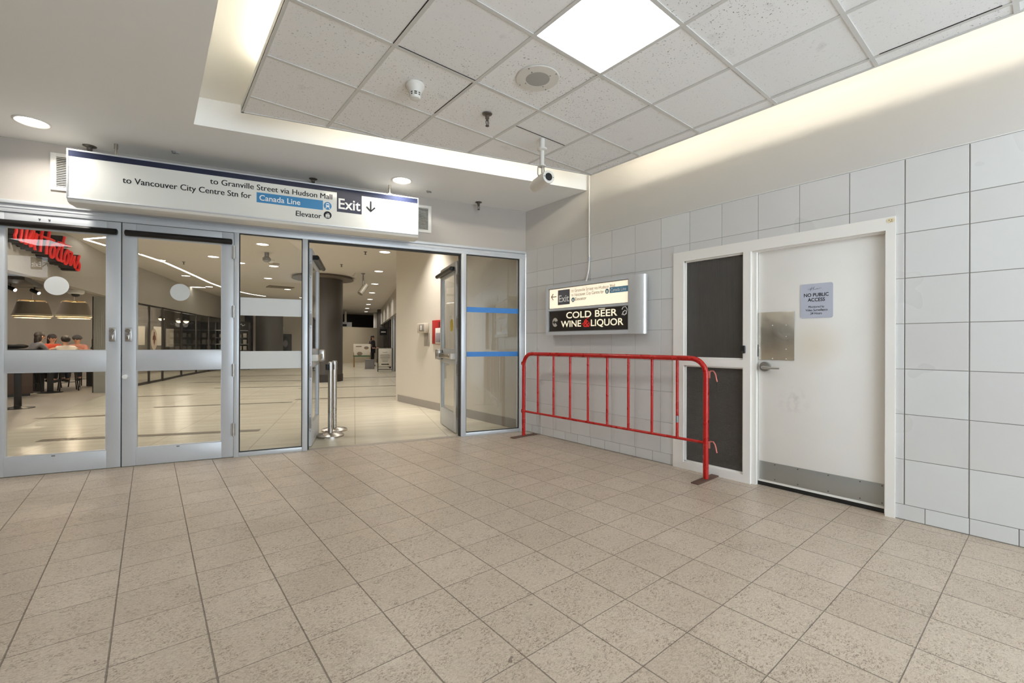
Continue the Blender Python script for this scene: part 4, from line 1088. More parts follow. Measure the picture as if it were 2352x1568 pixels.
def skin_obj(name, nodes, edges, radii, mat, parent, root=0, sub=1):
    me = bpy.data.meshes.new(name); me.from_pydata(nodes, edges, []); me.materials.append(mat)
    o = bpy.data.objects.new(name, me); COL.objects.link(o); o.parent = parent
    md = o.modifiers.new('Skin', 'SKIN'); md.use_smooth_shade = True
    if not me.skin_vertices: me.skin_vertices.new()
    for i, r in enumerate(radii):
        me.skin_vertices[0].data[i].radius = (r, r); me.skin_vertices[0].data[i].use_root = (i == root)
    s = o.modifiers.new('Subdivision', 'SUBSURF'); s.levels = sub; s.render_levels = sub
    return o
SKIN = pm('skin', srgb(196, 148, 122), .5, 0, .05, 8)
def person(loc, rz, label, shirt, hair, hairlen=0.0, seat=.64, lean=.12, standing=False, trousers=srgb(40, 40, 48), cap=None):
    """figure facing local +y; seated on a bar stool or standing"""
    p = thing('person', label, 'person', loc, rz)
    hip = .92 if standing else seat + .09
    T = hip
    N, E, Rr = [], [], []
    def nd(x, y, z, r, par=None):
        N.append((x, y, z)); Rr.append(r)
        if par is not None: E.append((par, len(N) - 1))
        return len(N) - 1
    pel = nd(0, 0, T, .13); wa = nd(0, lean * .35, T + .20, .115, pel); ch = nd(0, lean * .8, T + .38, .135, wa); nk = nd(0, lean, T + .52, .058, ch)
    nk2 = nd(0, lean * 1.1, T + .58, .052, nk); hd = nd(0, lean * 1.15 + .01, T + .67, .102, nk2); tp = nd(0, lean * 1.1, T + .74, .092, hd)
    arms = []
    for s in (-1, 1):
        sh = nd(s * .17, lean * .9, T + .46, .055, ch)
        if standing: el = nd(s * .23, lean * .5, T + .18, .043, sh); wr = nd(s * .20, .22, T + .08, .028, el); hp = nd(s * .19, .30, T + .10, .035, wr); dv = (0, .09, -.01)
        else: el = nd(s * .25, lean + .10, T + .22, .043, sh); wr = nd(s * .14, lean + .32, 1.11 - loc[2], .028, el); hp = nd(s * .10, lean + .39, 1.105, .032, wr); dv = (-s * .01, .08, -.012)
        for k in range(4):
            f = nd(N[hp][0] + (k - 1.5) * .017, N[hp][1] + dv[1] * (.55 + .1 * (k in (1, 2))), N[hp][2] + dv[2], .009, hp)
            nd(N[f][0], N[f][1] + .025, N[f][2] - .012, .008, f)
        th_ = nd(N[hp][0] - s * .04, N[hp][1] + .02, N[hp][2], .010, wr); nd(N[th_][0] - s * .01, N[th_][1] + .025, N[th_][2], .009, th_)
        arms.append((sh, el, wr))
    legs = []
    for s in (-1, 1):
        h = nd(s * .09, .0 if standing else .06, T - .04, .085, pel)
        if standing: kn = nd(s * .10, .03, .50, .058, h); an = nd(s * .10, -.01, .09, .04, kn); ft = nd(s * .11, .13, .04, .035, an)
        else: kn = nd(s * .12, .42, T - .02, .062, h); an = nd(s * .12, .38, max(.28, T - .44), .04, kn); ft = nd(s * .12, .52, max(.24, T - .48), .034, an)
        legs.append((h, kn, an, ft))
    skin_obj('body', N, E, Rr, SKIN, p)
    # shirt and sleeves over torso and arms
    ids = [pel, wa, ch, nk] ; n2 = [N[i] for i in ids]; r2 = [Rr[i] * 1.10 for i in ids]; r2[0] *= 1.05; r2[3] = .066; e2 = [(0, 1), (1, 2), (2, 3)]
    for sh, el, wr in arms:
        a0 = len(n2); n2 += [N[sh], N[el], tuple(Vector(N[el]).lerp(Vector(N[wr]), .85))]; r2 += [.07, .056, .042]; e2 += [(2, a0), (a0, a0 + 1), (a0 + 1, a0 + 2)]
    skin_obj('shirt', n2, e2, r2, shirt, p)
    n3 = [(N[pel][0], N[pel][1], N[pel][2] - .03)]; r3 = [.148]; e3 = []
    for h, kn, an, ft in legs:
        a0 = len(n3); n3 += [N[h], N[kn], N[an]]; r3 += [.10, .074, .055]; e3 += [(0, a0), (a0, a0 + 1), (a0 + 1, a0 + 2)]
    skin_obj('trousers', n3, e3, r3, pm('trousers ' + label[:20], trousers, .8), p)
    for h, kn, an, ft in legs:
        b = MB(); a_, f_ = Vector(N[an]), Vector(N[ft]); b.ball((a_.lerp(f_, .55) + Vector((0, 0, -.02))), .06, .75, 1.9, .75, 12); b.build('shoe', BLACK, p)
    c = Vector(N[hd]); b = MB()
    b.ball(c + Vector((0, -.022, .035)), .104, .92, 1.0, .95, 16)
    if hairlen: b.ball(c + Vector((0, -.075, -.10)), .10, .9, .45, 1.6 * hairlen, 16); b.ball(c + Vector((.0, -.045, -.03)), .10, 1.0, .6, 1.25, 16)
    b.build('hair', hair, p)
    fy = c.y + .088
    b = MB(); b.ball((c.x, fy + .004, c.z - .012), .014, .8, 1.2, 1.3, 10); b.build('nose', SKIN, p)
    for s in (-1, 1):
        b = MB(); b.ball((c.x + s * .032, fy - .012, c.z + .012), .010, 1.2, .6, .7, 8); b.build('eye', BLACK, p)
        b = MB(); b.ball((c.x + s * .088, c.y, c.z), .02, .4, .8, 1.3, 8); b.build('ear', SKIN, p)
    b = MB(); b.ball((c.x, fy - .008, c.z - .048), .018, 1.3, .5, .35, 8); b.build('mouth', pm('lips', srgb(150, 86, 78), .5), p)
    if cap:
        b = MB(); b.ball(c + Vector((0, -.01, .045)), .112, .95, 1.02, .75, 16); b.box(-.075, .075, .05, .19, c.z + .04, c.z + .052, .004); b.build('cap', cap, p)
    return p
HAIRD = pm('dark brown hair', srgb(38, 30, 28), .6, 0, .1, 8)
person((-6.62, 11.55, 0), math.radians(-60), 'person with long dark hair in a grey top seen from behind at the table', pm('grey hoodie', srgb(98, 98, 104), .9), HAIRD, 1.0, .66, .18)
stool(-6.62, 11.55, .4, 'dark bar stool under the person in the grey top')
person((-6.42, 12.72, 0), math.radians(-150), 'person with dark hair in an orange red shirt facing the window', pm('orange red shirt', srgb(208, 84, 62), .85), HAIRD, .7, .62, .16)
stool(-6.42, 12.72, .9, 'dark bar stool under the person in orange red')
person((-5.92, 11.62, 0), math.radians(25), 'person in a white tee shirt with short dark hair seen from behind', pm('white tee', srgb(206, 198, 188), .85), HAIRD, 0.0, .57, .14)
stool(-5.92, 11.62, .2, 'dark bar stool under the person in the white tee shirt')
person((-5.80, 12.95, 0), math.radians(165), 'person in a pink top and dark cap facing the window', pm('pink top', srgb(190, 130, 116), .85), HAIRD, 0.0, .60, .18, cap=pm('dark cap', srgb(60, 58, 60), .8))
stool(-5.80, 12.95, .8, 'dark bar stool under the person in the dark cap')
jk = MB(); jk.ball((0, 0, .05), .1, 2.6, 1.2, .55, 16); jk.ball((.16, .03, .06), .09, 1.5, 1.0, .6, 14); jk.ball((-.14, -.04, .05), .09, 1.6, 1.1, .5, 14)
o = jk.build('jacket', pm('black jacket cloth', srgb(26, 25, 26), .95)); o.location = (-6.78, 10.62, 1.12); o.rotation_euler = (0, 0, .3); tag(o, 'crumpled black jacket lying on the counter in the shop', 'jacket')
hb = MB(); hb.lathe([(.12, 0), (.118, .05), (.09, .10), (.04, .125), (.001, .13)], n=24); hb.ball((.1, -.05, .012), .08, 1.2, 1.0, .12, 12)
o = hb.build('hat', pm('black cap cloth', srgb(30, 29, 30), .9)); o.location = (-5.45, 12.62, 1.075); tag(o, 'black cap lying on the end of the long table', 'hat')

b = MB(); b.box(-9.2, -6.35, 9.2, 11.3, 2.62, 2.72); struct(b.build('ceiling', DARK, smooth=False))
for (x, y, lab) in ((-6.75, 10.4, 'dark track spotlight under the shop ceiling at the left photo edge'), (-6.45, 11.0, 'dark track spotlight under the shop ceiling above the pendant lamps')):
    t = thing('track_spotlight', lab, 'spotlight', (x, y, 2.62))
    b = MB(); b.cyl((0, 0, 0), (0, 0, -.06), .012, n=8); b.build('stem', BLACKM, t)
    b = MB(); b.cyl((-.06, .04, -.06), (.08, -.06, -.14), .045, n=16); b.build('barrel', BLACKM, t)
    b = MB(); b.cyl((.081, -.061, -.1405), (.084, -.063, -.142), .035, n=14); b.build('lens', LENS, t)
LAMPI = emit('warm lamp glow', srgb(255, 224, 170), 5.0)
LSH = pm('taupe lamp shade', srgb(160, 146, 130), .75, 0, .06, 4)
def pendant(x, y, z, h, r, label):
    t = thing('pendant_lamp', label, 'pendant lamp', (x, y, z), 0)
    b = MB(); rt_ = r * .74
    b.lathe([(r * .98, 0), (r, 0), (rt_, h), (rt_ * .98, h), (r * .985, .01)], n=48, loop=True); b.build('lamp_shade', LSH, t)
    b = MB(); b.lathe([(r * 1.005, .0), (r * 1.01, .012), (r * .985, .05), (r * .98, .05), (r * .99, 0)], n=48, loop=True); b.build('rim', pm('pale rim', srgb(214, 200, 168), .6), t)
    b = MB(); b.lathe([(r * .88, -.045), (r * .9, -.03), (r * .9, -.01), (r * .86, -.012)], n=40, loop=True); b.build('lower_ring', pm('pale lower ring', srgb(226, 206, 164), .6), t)
    b = MB(); b.ball((0, 0, .10), .06, n=14); b.build('bulb', LAMPI, t)
    b = MB(); b.tube([(rt_ * .8 * math.cos(i * PI / 10), rt_ * .8 * math.sin(i * PI / 10), h + .05) for i in range(20)], .010, 6, True)
    for i in range(4):
        a = i * PI / 2 + .3; b.tube([(rt_ * .98 * math.cos(a), rt_ * .98 * math.sin(a), h), (rt_ * .85 * math.cos(a), rt_ * .85 * math.sin(a), h + .05), (0, 0, h + .05)], .009, 6)
    b.build('spider', pm('brass spider', srgb(190, 168, 128), .4, .6), t)
    b = MB(); b.cyl((0, 0, h + .05), (0, 0, MALLZ - z), .005, n=8); b.build('cord', WHITEPL, t)
    d = bpy.data.lights.new('pendant_bulb', 'POINT'); d.energy = 40; d.color = (1, .84, .62); d.shadow_soft_size = .06
    l = bpy.data.objects.new('pendant_bulb', d); COL.objects.link(l); l.location = (0, 0, .02); l.parent = t
pendant(-6.50, 11.11, 1.92, .34, .36, 'taupe drum pendant lamp nearer the left photo edge in the shop')
pendant(-5.83, 11.84, 1.96, .37, .365, 'taupe drum pendant lamp over the seated people beside the gate')
dc = thing('dome_camera', 'small dome camera under the bulkhead near the folding gate', 'dome camera', (-5.56, 9.2, 2.45))
b = MB(); b.lathe([(.15, 0), (.15, -.05), (.12, -.08)], n=28); b.build('housing', WHITEPL, dc)
b = MB(); b.lathe([(.075, -.075), (.07, -.11), (.045, -.135), (.001, -.145)], n=24); b.build('dome', BLACK, dc)
def globe(x, y, z, label):
    t = thing('globe_lamp', label, 'pendant lamp', (x, y, z))
    b = MB(); b.lathe([(.001, -.085), (.06, -.07), (.095, -.03), (.10, .0), (.098, .004)], n=24); b.build('glass_bowl', emit('globe glow', srgb(255, 236, 196), 3.0), t)
    b = MB(); b.lathe([(.102, 0), (.08, .05), (.02, .08), (.015, .1)], n=24); b.build('cap', DARK, t)
    b = MB(); b.cyl((0, 0, .1), (0, 0, MALLZ - z), .006, n=8); b.build('stem', DARK, t)
    d = bpy.data.lights.new('globe_bulb', 'POINT'); d.energy = 30; d.color = (1, .88, .72); d.shadow_soft_size = .1
    l = bpy.data.objects.new('globe_bulb', d); COL.objects.link(l); l.location = (0, 0, -.16); l.parent = t
globe(-4.85, 12.95, 2.17, 'half globe pendant lamp behind the first shop window pane')
globe(-3.9, 17.2, 2.22, 'half globe pendant lamp behind the third shop window pane')
globe(-3.35, 17.3, 2.16, 'half globe pendant lamp behind the fourth shop window pane')
globe(-3.05, 18.6, 2.2, 'half globe pendant lamp at the right of the fourth shop window pane')
for (x, y, w, h, z, lab) in ((-4.72, 17.2 + .9, .55, .8, 1.55, 'pale framed poster deep in the shop behind the third pane'), (-4.15, 18.9 + .3, .5, .85, 1.55, 'pale framed poster deep in the shop left of the fourth pane'), (-3.72, 20.35, .5, .85, 1.5, 'pale framed poster deep in the shop behind the fourth pane')):
    t = thing('wall_poster', lab, 'poster', (x + .16, y - .22, z), math.radians(52))
    b = MB(); b.box(-w / 2, w / 2, 0, .02, -h / 2, h / 2); b.build('frame', ALU_DARK, t); b = MB(); b.box(-w / 2 + .03, w / 2 - .03, -.004, 0, -h / 2 + .03, h / 2 - .03); b.build('paper', pm('poster paper', srgb(222, 212, 196), .6, 0, .15, 4), t)

# round columns with ceiling discs
def column(x, y, r, label, disc=True):
    t = thing('column', label, 'column', (x, y, 0))
    b = MB(); b.lathe([(r, .24), (r, MALLZ)], n=64); b.build('shaft', COLUMN, t)
    b = MB(); b.lathe([(r + .012, 0), (r + .012, .24), (r, .245)], n=64); b.build('base', DARK, t)
    if disc:
        b = MB(); b.lathe([(r, MALLZ - .1), (r + .34, MALLZ - .09), (r + .35, MALLZ - .075), (r + .30, MALLZ)], n=64); b.build('ceiling_disc', pm('disc plaster', srgb(112, 102, 92), .6), t)
column(.28, 10.75, .62, 'round dark brown column with a disc collar seen through the open doors')
column(.50, 20.6, .62, 'round dark column farther back behind the fixed glass panel', False)

# stanchions behind the open door
def stanchion(x, y, label, rz):
    t = thing('stanchion', label, 'stanchion', (x, y, 0), rz, 'stainless belt stanchions by the open door')
    b = MB(); b.lathe([(.175, 0), (.175, .022), (.165, .03), (.05, .045), (.034, .05)], n=48); b.build('base', STEEL, t)
    b = MB(); b.lathe([(.033, .04), (.033, .93)], n=32); b.build('post', STEEL, t)
    b = MB(); b.lathe([(.034, .90), (.036, .90), (.036, 1.0), (.034, 1.012), (.02, 1.018), (.001, 1.019)], n=32); b.build('head', CHROME, t)
    b = MB(); b.box(-.062, -.034, -.022, .022, .905, .985, .004); b.box(.034, .05, -.018, .018, .91, .98, .003); b.box(-.018, .018, .034, .05, .91, .98, .003); b.build('belt_clip', BLACK, t)
stanchion(-2.33, 1.38, 'stainless belt stanchion nearer the camera by the open door', .2)
stanchion(-2.16, 1.755, 'stainless belt stanchion behind the first one by the open door', .5)

# devices on the beige wall
rc = thing('fire_cabinet', 'red fire cabinet on the beige wall beside the open right door', 'fire cabinet', (-.0, 2.72, 1.48))
b = MB(); b.box(-.03, -.001, -.40, .0, -.215, .235, .003); b.build('door', REDBOX, rc)
b = MB(); b.box(-.034, -.03, -.30, -.24, .06, .20, .002); b.build('recess', pm('dark red recess', srgb(110, 18, 20), .4), rc)
b = MB(); b.cyl((-.04, -.17, .02), (-.03, -.17, .02), .012, n=14); b.build('knob', CHROME, rc)
bx = thing('white_wall_box', 'white wall box overlapping the red fire cabinet', 'wall box', (-.034, 2.46, 1.40))
b = MB(); b.box(-.05, -.0, -.16, .04, -.13, .16, .004); b.build('case', WHITEPL, bx); b = MB(); b.box(-.053, -.05, -.145, .02, -.11, .07, .001); b.build('front', pm('lilac grey plate', srgb(150, 144, 152), .5), bx)
ph = thing('intercom', 'grey and cream wall intercom left of the red fire cabinet', 'intercom', (-.0, 3.06, 1.58))
b = MB(); b.box(-.09, -.001, -.16, .17, -.10, .09, .012); b.build('case', pm('cream case', srgb(206, 196, 180), .45), ph)
b = MB(); b.box(-.11, -.09, -.13, .05, -.07, .07, .006); b.build('handset', pm('grey handset', srgb(150, 144, 136), .4), ph); b = MB(); b.box(-.115, -.11, -.07, -.02, -.045, .045, .004); b.build('button', WHITEPL, ph)
pl = MB(); pl.box(-.006, -.001, -.19, .03, -.36, -.10, .001); pl.build('grey_plate', pm('warm grey plate', srgb(160, 152, 142), .5), ph)

# far end of the mall: white hoarding, dark band, right shop fronts
b = MB(); b.box(0, 6.2, 0, .12, 0, 2.35)
struct(b.build('wall_far', pm('white hoarding', srgb(222, 210, 186), .6, 0, .03, .5), loc=(2.2, 23.6, 0), rot=(0, 0, math.radians(14)), smooth=False))
b = MB(); b.box(-3.2, 14, 0, .2, 0, 4.2)
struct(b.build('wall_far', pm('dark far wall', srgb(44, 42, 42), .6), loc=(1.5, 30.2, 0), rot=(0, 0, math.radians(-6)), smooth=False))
b = MB(); b.box(0, 3.2, 0, .12, 0, MALLZ)
struct(b.build('wall_far', BEIGE, loc=(.2, 23.2, 0), rot=(0, 0, math.radians(6)), smooth=False))
hp = thing('hoarding_posts', 'bright upright posts and white beam above the far hoarding', 'posts', (3.6, 25.2, 0), math.radians(14))
for xq in (2.15, 2.55, 4.9):
    b = MB(); b.box(xq, xq + .22 * (1 if xq != 2.55 else .5), 0, .1, 2.3, 3.45); b.build('post', WHITE, hp)
b = MB(); b.box(-1.6, 3.0, -.1, .1, 2.35, 2.72); b.build('beam', ALU, hp); b = MB(); b.box(1.0, 2.6, -.11, -.1, 2.42, 2.58); b.build('dark_slot', BLACK, hp)
# right shop fronts
RL = [(1.7, 4.4), (3.29, 11.55), (4.44, 14.72), (9.6, 29.0)]
b = MB(); wall_strip(b, RL, 2.5, MALLZ, -.2); struct(b.build('wall_right', BULK, smooth=False))
RG = [(1.95, 4.4), (3.55, 11.5), (4.72, 14.65), (9.9, 29.0)]
wr_ = sempty('window_5')
b = MB(); wall_strip(b, RG, .0, 2.5, -.02); b.build('glass', pm('dim shop glass', srgb(120, 122, 126), .15, 0, .25, .9), wr_, smooth=False)
for i in range(13):
    q = i / 12; x, y = 4.0 + q * 5.4, 13.0 + q * 15.0
    b = MB(); b.box(x - .07, x + .07, y - .05, y + .05, 0, 2.5); b.build('post', ALU if i < 3 else DARK, wr_)
column(7.75, 23.3, .42, 'dark square set column at the far right of the mall', False)
sb = thing('menu_stand', 'white sandwich board menu stand on black legs at the far shop front', 'menu stand', (3.99, 14.30, 0), math.radians(-26))
b = MB(); b.box(-.30, .30, -.015, .015, .22, 1.06, .003); b.build('board', pm('menu paper', srgb(226, 222, 212), .5), sb)
for q in (-1, 1):
    b = MB(); b.box(q * .31 - .015, q * .31 + .015, -.03, .03, 0, 1.06); b.build('leg', BLACK, sb)
b = MB(); b.box(-.3, .3, -.03, .03, .08, .105); b.build('rail', BLACK, sb)
b = MB()
for z, w in ((.86, .1), (.76, .2), (.71, .22), (.66, .2), (.61, .22), (.56, .16), (.49, .14), (.45, .12)): b.box(-w, w, -.0175, -.015, z, z + .012)
for q in range(12): b.box(-.29 + q * .05, -.265 + q * .05, -.0175, -.015, 1.035, 1.06); b.box(-.29 + q * .05, -.265 + q * .05, -.0175, -.015, .22, .24)
b.box(-.16, .12, -.0175, -.015, .31, .35); b.prism([(.12, .29), (.19, .33), (.12, .37)], .003, Matrix.Translation((0, -.015, 0)) @ UP)
b.build('printed_lines', INK, sb, smooth=False)
ea = thing('easel', 'wooden easel with a white framed poster in front of the far hoarding', 'easel', (4.55, 18.6, 0), math.radians(-25))
for sx in (-.42, .42):
    b = MB(); b.cyl((sx, -.05, 0), (sx, .0, 1.0), .022, n=10); b.build('leg', pm('easel wood', srgb(156, 122, 74), .5), ea); b = MB(); b.cyl((sx, .35, 0), (sx, .02, 1.0), .018, n=8); b.build('rear_leg', pm('easel wood', srgb(156, 122, 74)), ea)
b = MB(); b.box(-.45, .45, -.05, .02, .56, .63); b.build('tray', pm('green tray', srgb(84, 110, 78), .5), ea)
b = MB(); b.box(-.44, .44, -.03, 0, .63, 1.24, .003); b.build('poster', pm('white poster', srgb(226, 218, 204), .5), ea)
b = MB(); b.ellipse((-.12, -.032, .72), .14, .1, .003); b.ellipse((.22, -.032, 1.03), .12, .08, .003); b.box(-.32, -.02, -.033, -.03, 1.08, 1.13); b.build('poster_print', pm('faded print', srgb(140, 122, 106), .6), ea)
bn = MB(); bn.box(-.22, .22, -.16, .16, 0, .42, .02); bn.box(-.23, .23, -.17, .17, .42, .46, .01); o = bn.build('storage_box', pm('grey plastic tub', srgb(132, 130, 134), .5)); o.location = (4.3, 16.9, 0); o.rotation_euler = (0, 0, -.3); tag(o, 'grey plastic tub on the floor beside the easel', 'tub')
person((5.35, 19.3, 0), math.radians(215), 'person in dark clothes standing by the easel near the far hoarding', pm('charcoal coat', srgb(56, 56, 62), .9), HAIRD, .4, lean=.05, standing=True)
hs = thing('hanging_sign', 'small black blade sign projecting from the far right shop front', 'sign', (4.62, 16.0, 2.0))
b = MB(); b.box(-.18, .18, -.03, .03, -.34, 0, .02); b.build('plate', BLACK, hs); b = MB(); b.box(-.12, .12, -.033, -.03, -.19, -.15); b.build('pale_line', LETTERW, hs); b = MB(); b.cyl((-.18, 0, .04), (.45, 0, .04), .012, n=8); b.build('bracket', BLACK, hs)

# wall displays seen through the fixed glass panel
ds = thing('display_shelf', 'dark shelf unit of goods beyond the fixed glass panel', 'shelf unit', (-1.15, 19.6, 0), math.radians(-18))
b = MB(); b.box(-.75, .55, .32, .36, 0, 2.25); b.box(-.79, -.75, 0, .36, 0, 2.25); b.box(.55, .59, 0, .36, 0, 2.25); b.build('frame', DARK, ds)
for z in (.9, 1.2, 1.5, 1.85):
    b = MB(); b.box(-.75, .55, 0, .34, z, z + .03); b.build('shelf_board', ALU_DARK if z in (1.2, 1.85) else DARK, ds)
b = MB(); b.box(-.1, .5, -.01, .0, 1.95, 2.28); b.build('menu_panel', BLACK, ds)
b = MB(); b.tube([(0, -.012, 2.16), (.06, -.012, 2.22), (.08, -.012, 2.12), (.16, -.012, 2.2), (.2, -.012, 2.1), (.27, -.012, 2.18), (.33, -.012, 2.08), (.42, -.012, 2.14)], .014, 6); b.build('chalk_mark', LETTERW, ds)
M0 = Matrix.Translation((-1.15, 19.6, 0)) @ Matrix.Rotation(math.radians(-18), 4, 'Z')
kinds = {'jar': (lambda: MB().lathe([(.05, 0), (.05, .12), (.035, .14), (.035, .17)], n=16), srgb(150, 140, 120), 'jar'), 'carton': (lambda: MB().box(-.07, .07, -.05, .05, 0, .2, .004), srgb(178, 172, 160), 'carton'), 'bottle': (lambda: MB().lathe([(.035, 0), (.035, .14), (.014, .18), (.014, .23)], n=16), srgb(70, 96, 92), 'bottle')}
rows = {.93: 'top of the lowest', 1.23: 'second lowest', 1.53: 'upper middle'}
seq = ['carton', 'jar', 'bottle', 'carton', 'bottle', 'jar', 'carton']
protos = {}
for z, nm in rows.items():
    for i in range(6):
        kd = seq[(i + int(z * 10)) % 7]; p = M0 @ Vector((-.6 + i * .2, .15, z))
        gname = {'jar': 'jars on the dark shelf unit', 'carton': 'cartons on the dark shelf unit', 'bottle': 'bottles on the dark shelf unit'}[kd]
        lab = {'jar': 'small tan jar on the dark shelf unit beyond the glass', 'carton': 'pale carton on the dark shelf unit beyond the glass', 'bottle': 'dark green bottle on the dark shelf unit beyond the glass'}[kd]
        if kd not in protos: protos[kd] = kinds[kd][0]().build(kd, pm(kd + ' pack', kinds[kd][1], .4, 0, .15, 9)); o = protos[kd]
        else: o = protos[kd].copy(); COL.objects.link(o)
        o.location = p; o.rotation_euler = (0, 0, math.radians(-18)); tag(o, lab, kd, gname)
po = thing('portrait_poster', 'dark portrait poster on the beige wall behind the round column', 'poster', (1.66, 23.28, 1.25), math.radians(6))
b = MB(); b.box(-.5, .5, -.03, 0, -.55, .55); b.build('panel', pm('charcoal poster', srgb(66, 64, 68), .4, 0, .1, 3), po)
b = MB(); b.ellipse((.1, -.032, .1), .26, .34, .004); b.ellipse((.0, -.032, -.2), .3, .3, .004); b.build('dark_shape', BLACK, po); b = MB(); b.ellipse((.16, -.036, .0), .13, .2, .004); b.build('pale_shape', pm('grey print', srgb(130, 128, 132), .5), po)
kb = thing('wall_keypad', 'small pale keypad panel on the beige wall above the portrait poster', 'keypad', (1.62, 23.26, 2.08), math.radians(6))
b = MB(); b.box(-.12, .12, -.03, 0, -.12, .12, .01); b.build('case', WHITEPL, kb); b = MB(); b.ellipse((.02, -.032, 0), .05, .07, .004); b.build('dial', ALU_DARK, kb)

# ------------------------------------------------------------------ mall ceiling fittings
MLENS = emit('mall downlight lens', (1, .96, .88, 1), 9.0)
row0 = Vector((.19, 5.47, 0)); step = Vector((1.0475, 2.903, 0))
spots = [Vector((-.42, 2.55, 0))] + [row0 + step * k for k in (0, 1, 2, 3, 4, 5, 6, 7)]
nm = ['nearest the doors over the beige wall', 'first in the row past the open doors', 'second in the row', 'third in the row', 'fourth in the row', 'fifth in the row', 'sixth in the row', 'seventh in the row', 'last in the row']
WARM = (1, .95, .88)
for p, n_ in zip(spots, nm):
    downlight(p.x, p.y, MALLZ, .145, 'round mall downlight ' + n_ + (' along the right side' if 'row' in n_ else ''), MALL_W, WARM, 'downlights along the mall', MLENS, 2.6 if n_[0] != 'n' or 'row' in n_ else 1.5)
oth = [(-2.98, 8.89, 'seen at the upper right of the second door glass'), (-2.28, 6.44, 'seen at the top of the fixed glass panel'), (-1.47, 9.45, 'right of the middle of the fixed glass panel'), (-1.10, 12.27, 'left of the linear light in the fixed glass panel'), (-2.31, 9.48, 'at the left edge of the fixed glass panel'),
       (.17, 15.25, 'small and far in the fixed glass panel'), (1.52, 18.5, 'farthest at the right of the fixed glass panel'), (-3.9, 5.6, 'hidden above the second door'), (-2.2, 3.2, 'hidden above the fixed glass panel'), (-4.6, 3.4, 'hidden above the left door'), (-5.1, 5.3, 'hidden above the shop border'), (-8.2, 8.4, 'added as fill over the counter inside the shop'), (-7.6, 11.9, 'added as fill over the back of the open shop'), (-7.2, 14.6, 'added as fill over the shop wall behind the seated people'), (-5.4, 15.6, 'inside the glazed shop'), (-3.55, 18.4, 'added as fill at the far end inside the glazed shop'), (-8.6, 5.6, 'inside the shop beyond the photo edge')]  # fill lamps over the shop interiors are added to brighten them
for x, y, lab in oth:
    downlight(x, y, MALLZ, .14, 'round mall downlight ' + lab, MALL_W, WARM, 'downlights along the mall', MLENS)
LINE = emit('linear light', (1, .96, .88, 1), STRIP_L)
def lline(pts, gap, w, label, per=None):
    for i in range(len(pts) - 1):
        a, c = Vector((*pts[i], MALLZ - .004)), Vector((*pts[i + 1], MALLZ - .004)); d = (c - a).normalized()
        a2, c2 = a + d * gap, c - d * gap; nn = Vector((-d.y, d.x, 0)) * w / 2
        b = MB(); b._new([tuple(v) for v in (a2 - nn, c2 - nn, c2 + nn, a2 + nn)] + [tuple(v + Vector((0, 0, .003))) for v in (a2 - nn, c2 - nn, c2 + nn, a2 + nn)], [(0,3,2,1),(4,5,6,7),(0,1,5,4),(1,2,6,5),(2,3,7,6),(3,0,4,7)])
        o = b.build('linear_light', LINE, smooth=False); tag(o, label[i] if isinstance(label, list) else label, 'linear light', 'slot lights in the mall ceiling')
curve = [(-5.02, 8.95), (-4.46, 9.68), (-3.93, 10.75), (-3.5, 12.0), (-3.03, 13.4), (-2.53, 14.95), (-2.02, 16.2), (-1.35, 17.4), (-.65, 18.4), (.05, 19.0)]
names9 = ['first', 'second', 'third', 'fourth', 'fifth', 'sixth', 'seventh', 'eighth', 'ninth']
lline(curve, .045, .075, ['%s segment from the left of the curved line of ceiling slot lights' % q for q in names9])
lline([(-4.10, 10.39), (-3.93, 10.43)], .0, .09, 'tiny slot light branching off the curved ceiling line')
lline([(-5.35, 8.35), (-4.62, 7.35)], .03, .07, 'short slot light forming the upper arm of the pointed ceiling light')
lline([(-5.35, 8.35), (-5.02, 8.95)], .03, .08, 'short slot light forming the lower arm of the pointed ceiling light')
lline([(-3.43, 13.46), (-3.22, 13.42)], .0, .10, 'short straight slot light below the curved ceiling line')
lline([(-3.43, 17.13), (-2.535, 16.79)], .0, .16, 'longer straight slot light beside the oval door decal')
lline([(-2.53, 16.43), (-2.32, 16.36)], .0, .12,
       'shortest straight slot light right of the oval door decal')
def small(name, x, y, label, cat, fn, mat=WHITEPL):
    o = fn().build(name, mat); o.location = (x, y, MALLZ); tag(o, label, cat)
small('ceiling_detector', -1.74, 8.45, 'white smoke detector on the mall ceiling below the fixed panel top', 'smoke detector', lambda: MB().lathe([(.09, 0), (.09, -.03), (.05, -.08), (.02, -.09)], n=24))
small('ceiling_disc', -1.55, 9.0, 'thin ring plate on the mall ceiling behind the fixed panel', 'ceiling plate', lambda: MB().lathe([(.14, 0), (.14, -.012), (.10, -.012), (.10, -.004), (.001, -.004)], n=28), pm('ring grey', srgb(160, 148, 130), .6))
small('ceiling_detector', -2.02, 7.41, 'small ceiling detector hanging near the top of the fixed panel', 'smoke detector', lambda: MB().lathe([(.05, 0), (.05, -.1), (.09, -.14), (.09, -.2), (.04, -.24)], n=24), ALU_DARK)
small('air_diffuser', -.24, 14.6, 'square grey air diffuser on the mall ceiling', 'air vent', lambda: MB().box(-.45, .45, -.3, .3, -.03, -.002).box(-.3, .3, -.18, .18, -.045, -.03), pm('diffuser grey', srgb(136, 124, 106), .6))
for x, y, lab in ((-.18, 5.76, 'tiny sprinkler on the mall ceiling left of the first downlight'), (-.05, 7.9, 'tiny sprinkler on the mall ceiling beside the second downlight'), (-3.53, 10.3, 'tiny sprinkler on the mall ceiling in the second door glass')):
    small('mall_sprinkler', x, y, lab, 'sprinkler', lambda: MB().lathe([(.04, 0), (.035, -.01), (.012, -.015), (.012, -.06), (.028, -.065), (.028, -.07), (.005, -.075)], n=16), BRASS)
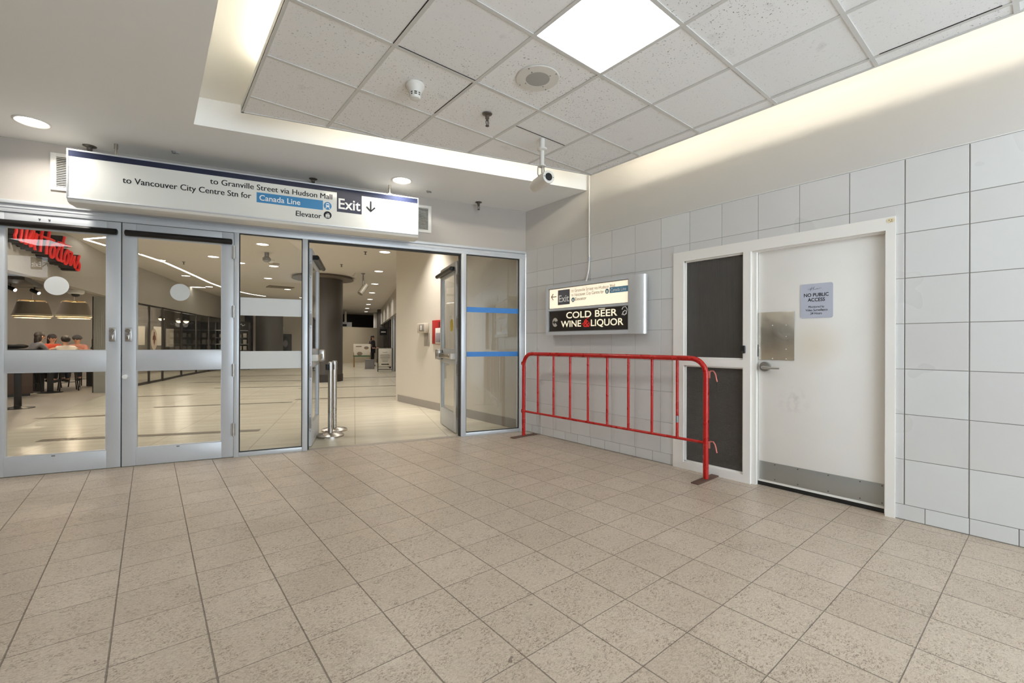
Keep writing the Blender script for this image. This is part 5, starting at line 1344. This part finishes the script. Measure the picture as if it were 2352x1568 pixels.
mc = thing('security_camera', 'grey bullet camera hanging from the mall ceiling beside the column', 'security camera', (1.02, 9.1, MALLZ))
b = MB(); b.cyl((0, 0, 0), (0, 0, -.36), .022, n=14); b.lathe([(.06, 0), (.06, -.02), (.02, -.04)], n=20); b.build('pole', ALU_DARK, mc)
b = MB(); b.cyl((.10, 0, -.36), (-.12, -.06, -.66), .085, n=20); b.build('housing', pm('grey camera case', srgb(126, 120, 106), .5), mc)
b = MB(); b.tube([(0, 0, -.34), (.03, 0, -.40), (.02, 0, -.46)], .03, 8); b.build('bracket', ALU_DARK, mc)

# ------------------------------------------------------------------ left room sign that the door glass mirrors
rsn = thing('overhead_sign', 'white hanging exit sign behind the camera mirrored in the left door glass', 'sign', SF(0, 0, 0), ROT)
b = MB(); b.box(-9.9, -7.88, -7.12, -7.002, 2.65, 3.10, .01); b.build('housing', WHITEPL, rsn)
b = MB(); b.box(-9.89, -7.89, -7.002, -7.0004, 2.66, 3.09); b.build('lit_face', emit('backlit sign face', (.95, .97, 1, 1), 3.0), rsn, smooth=False)
FM = lambda x, z: Matrix.Translation((x, -6.9988, z)) @ Matrix.Rotation(PI, 4, 'Z') @ UP
b = MB(); b.box(-8.155, -7.975, -7.0, -6.9992, 2.82, 3.08); b.build('navy_panel', NAVY, rsn, smooth=False)
b = MB(); b.text('Exit', .15, .15, FM(-7.99, 2.88), bold=.016); b.build('white_lettering', emit('backlit lettering', (.95, .97, 1, 1), 4.0), rsn, smooth=False)
b = MB(); b.prism([(-.06, -.05), (-.048, -.062), (.03, .016), (.03, -.03), (.047, -.03), (.047, .05), (-.03, .05), (-.03, .033), (.018, .033)][::1], .0012, Matrix.Translation((-7.93, -6.9988, 2.93)) @ Matrix.Rotation(PI, 4, 'Z') @ Matrix.Diagonal((-1, 1, 1, 1)) @ UP); b.build('arrow', INK, rsn, smooth=False)
for s in (-9.5, -8.2):
    b = MB(); b.cyl((s, -7.06, 3.09), (s, -7.06, SOFZ), .01, n=10); b.build('hanger_rod', STEEL, rsn)
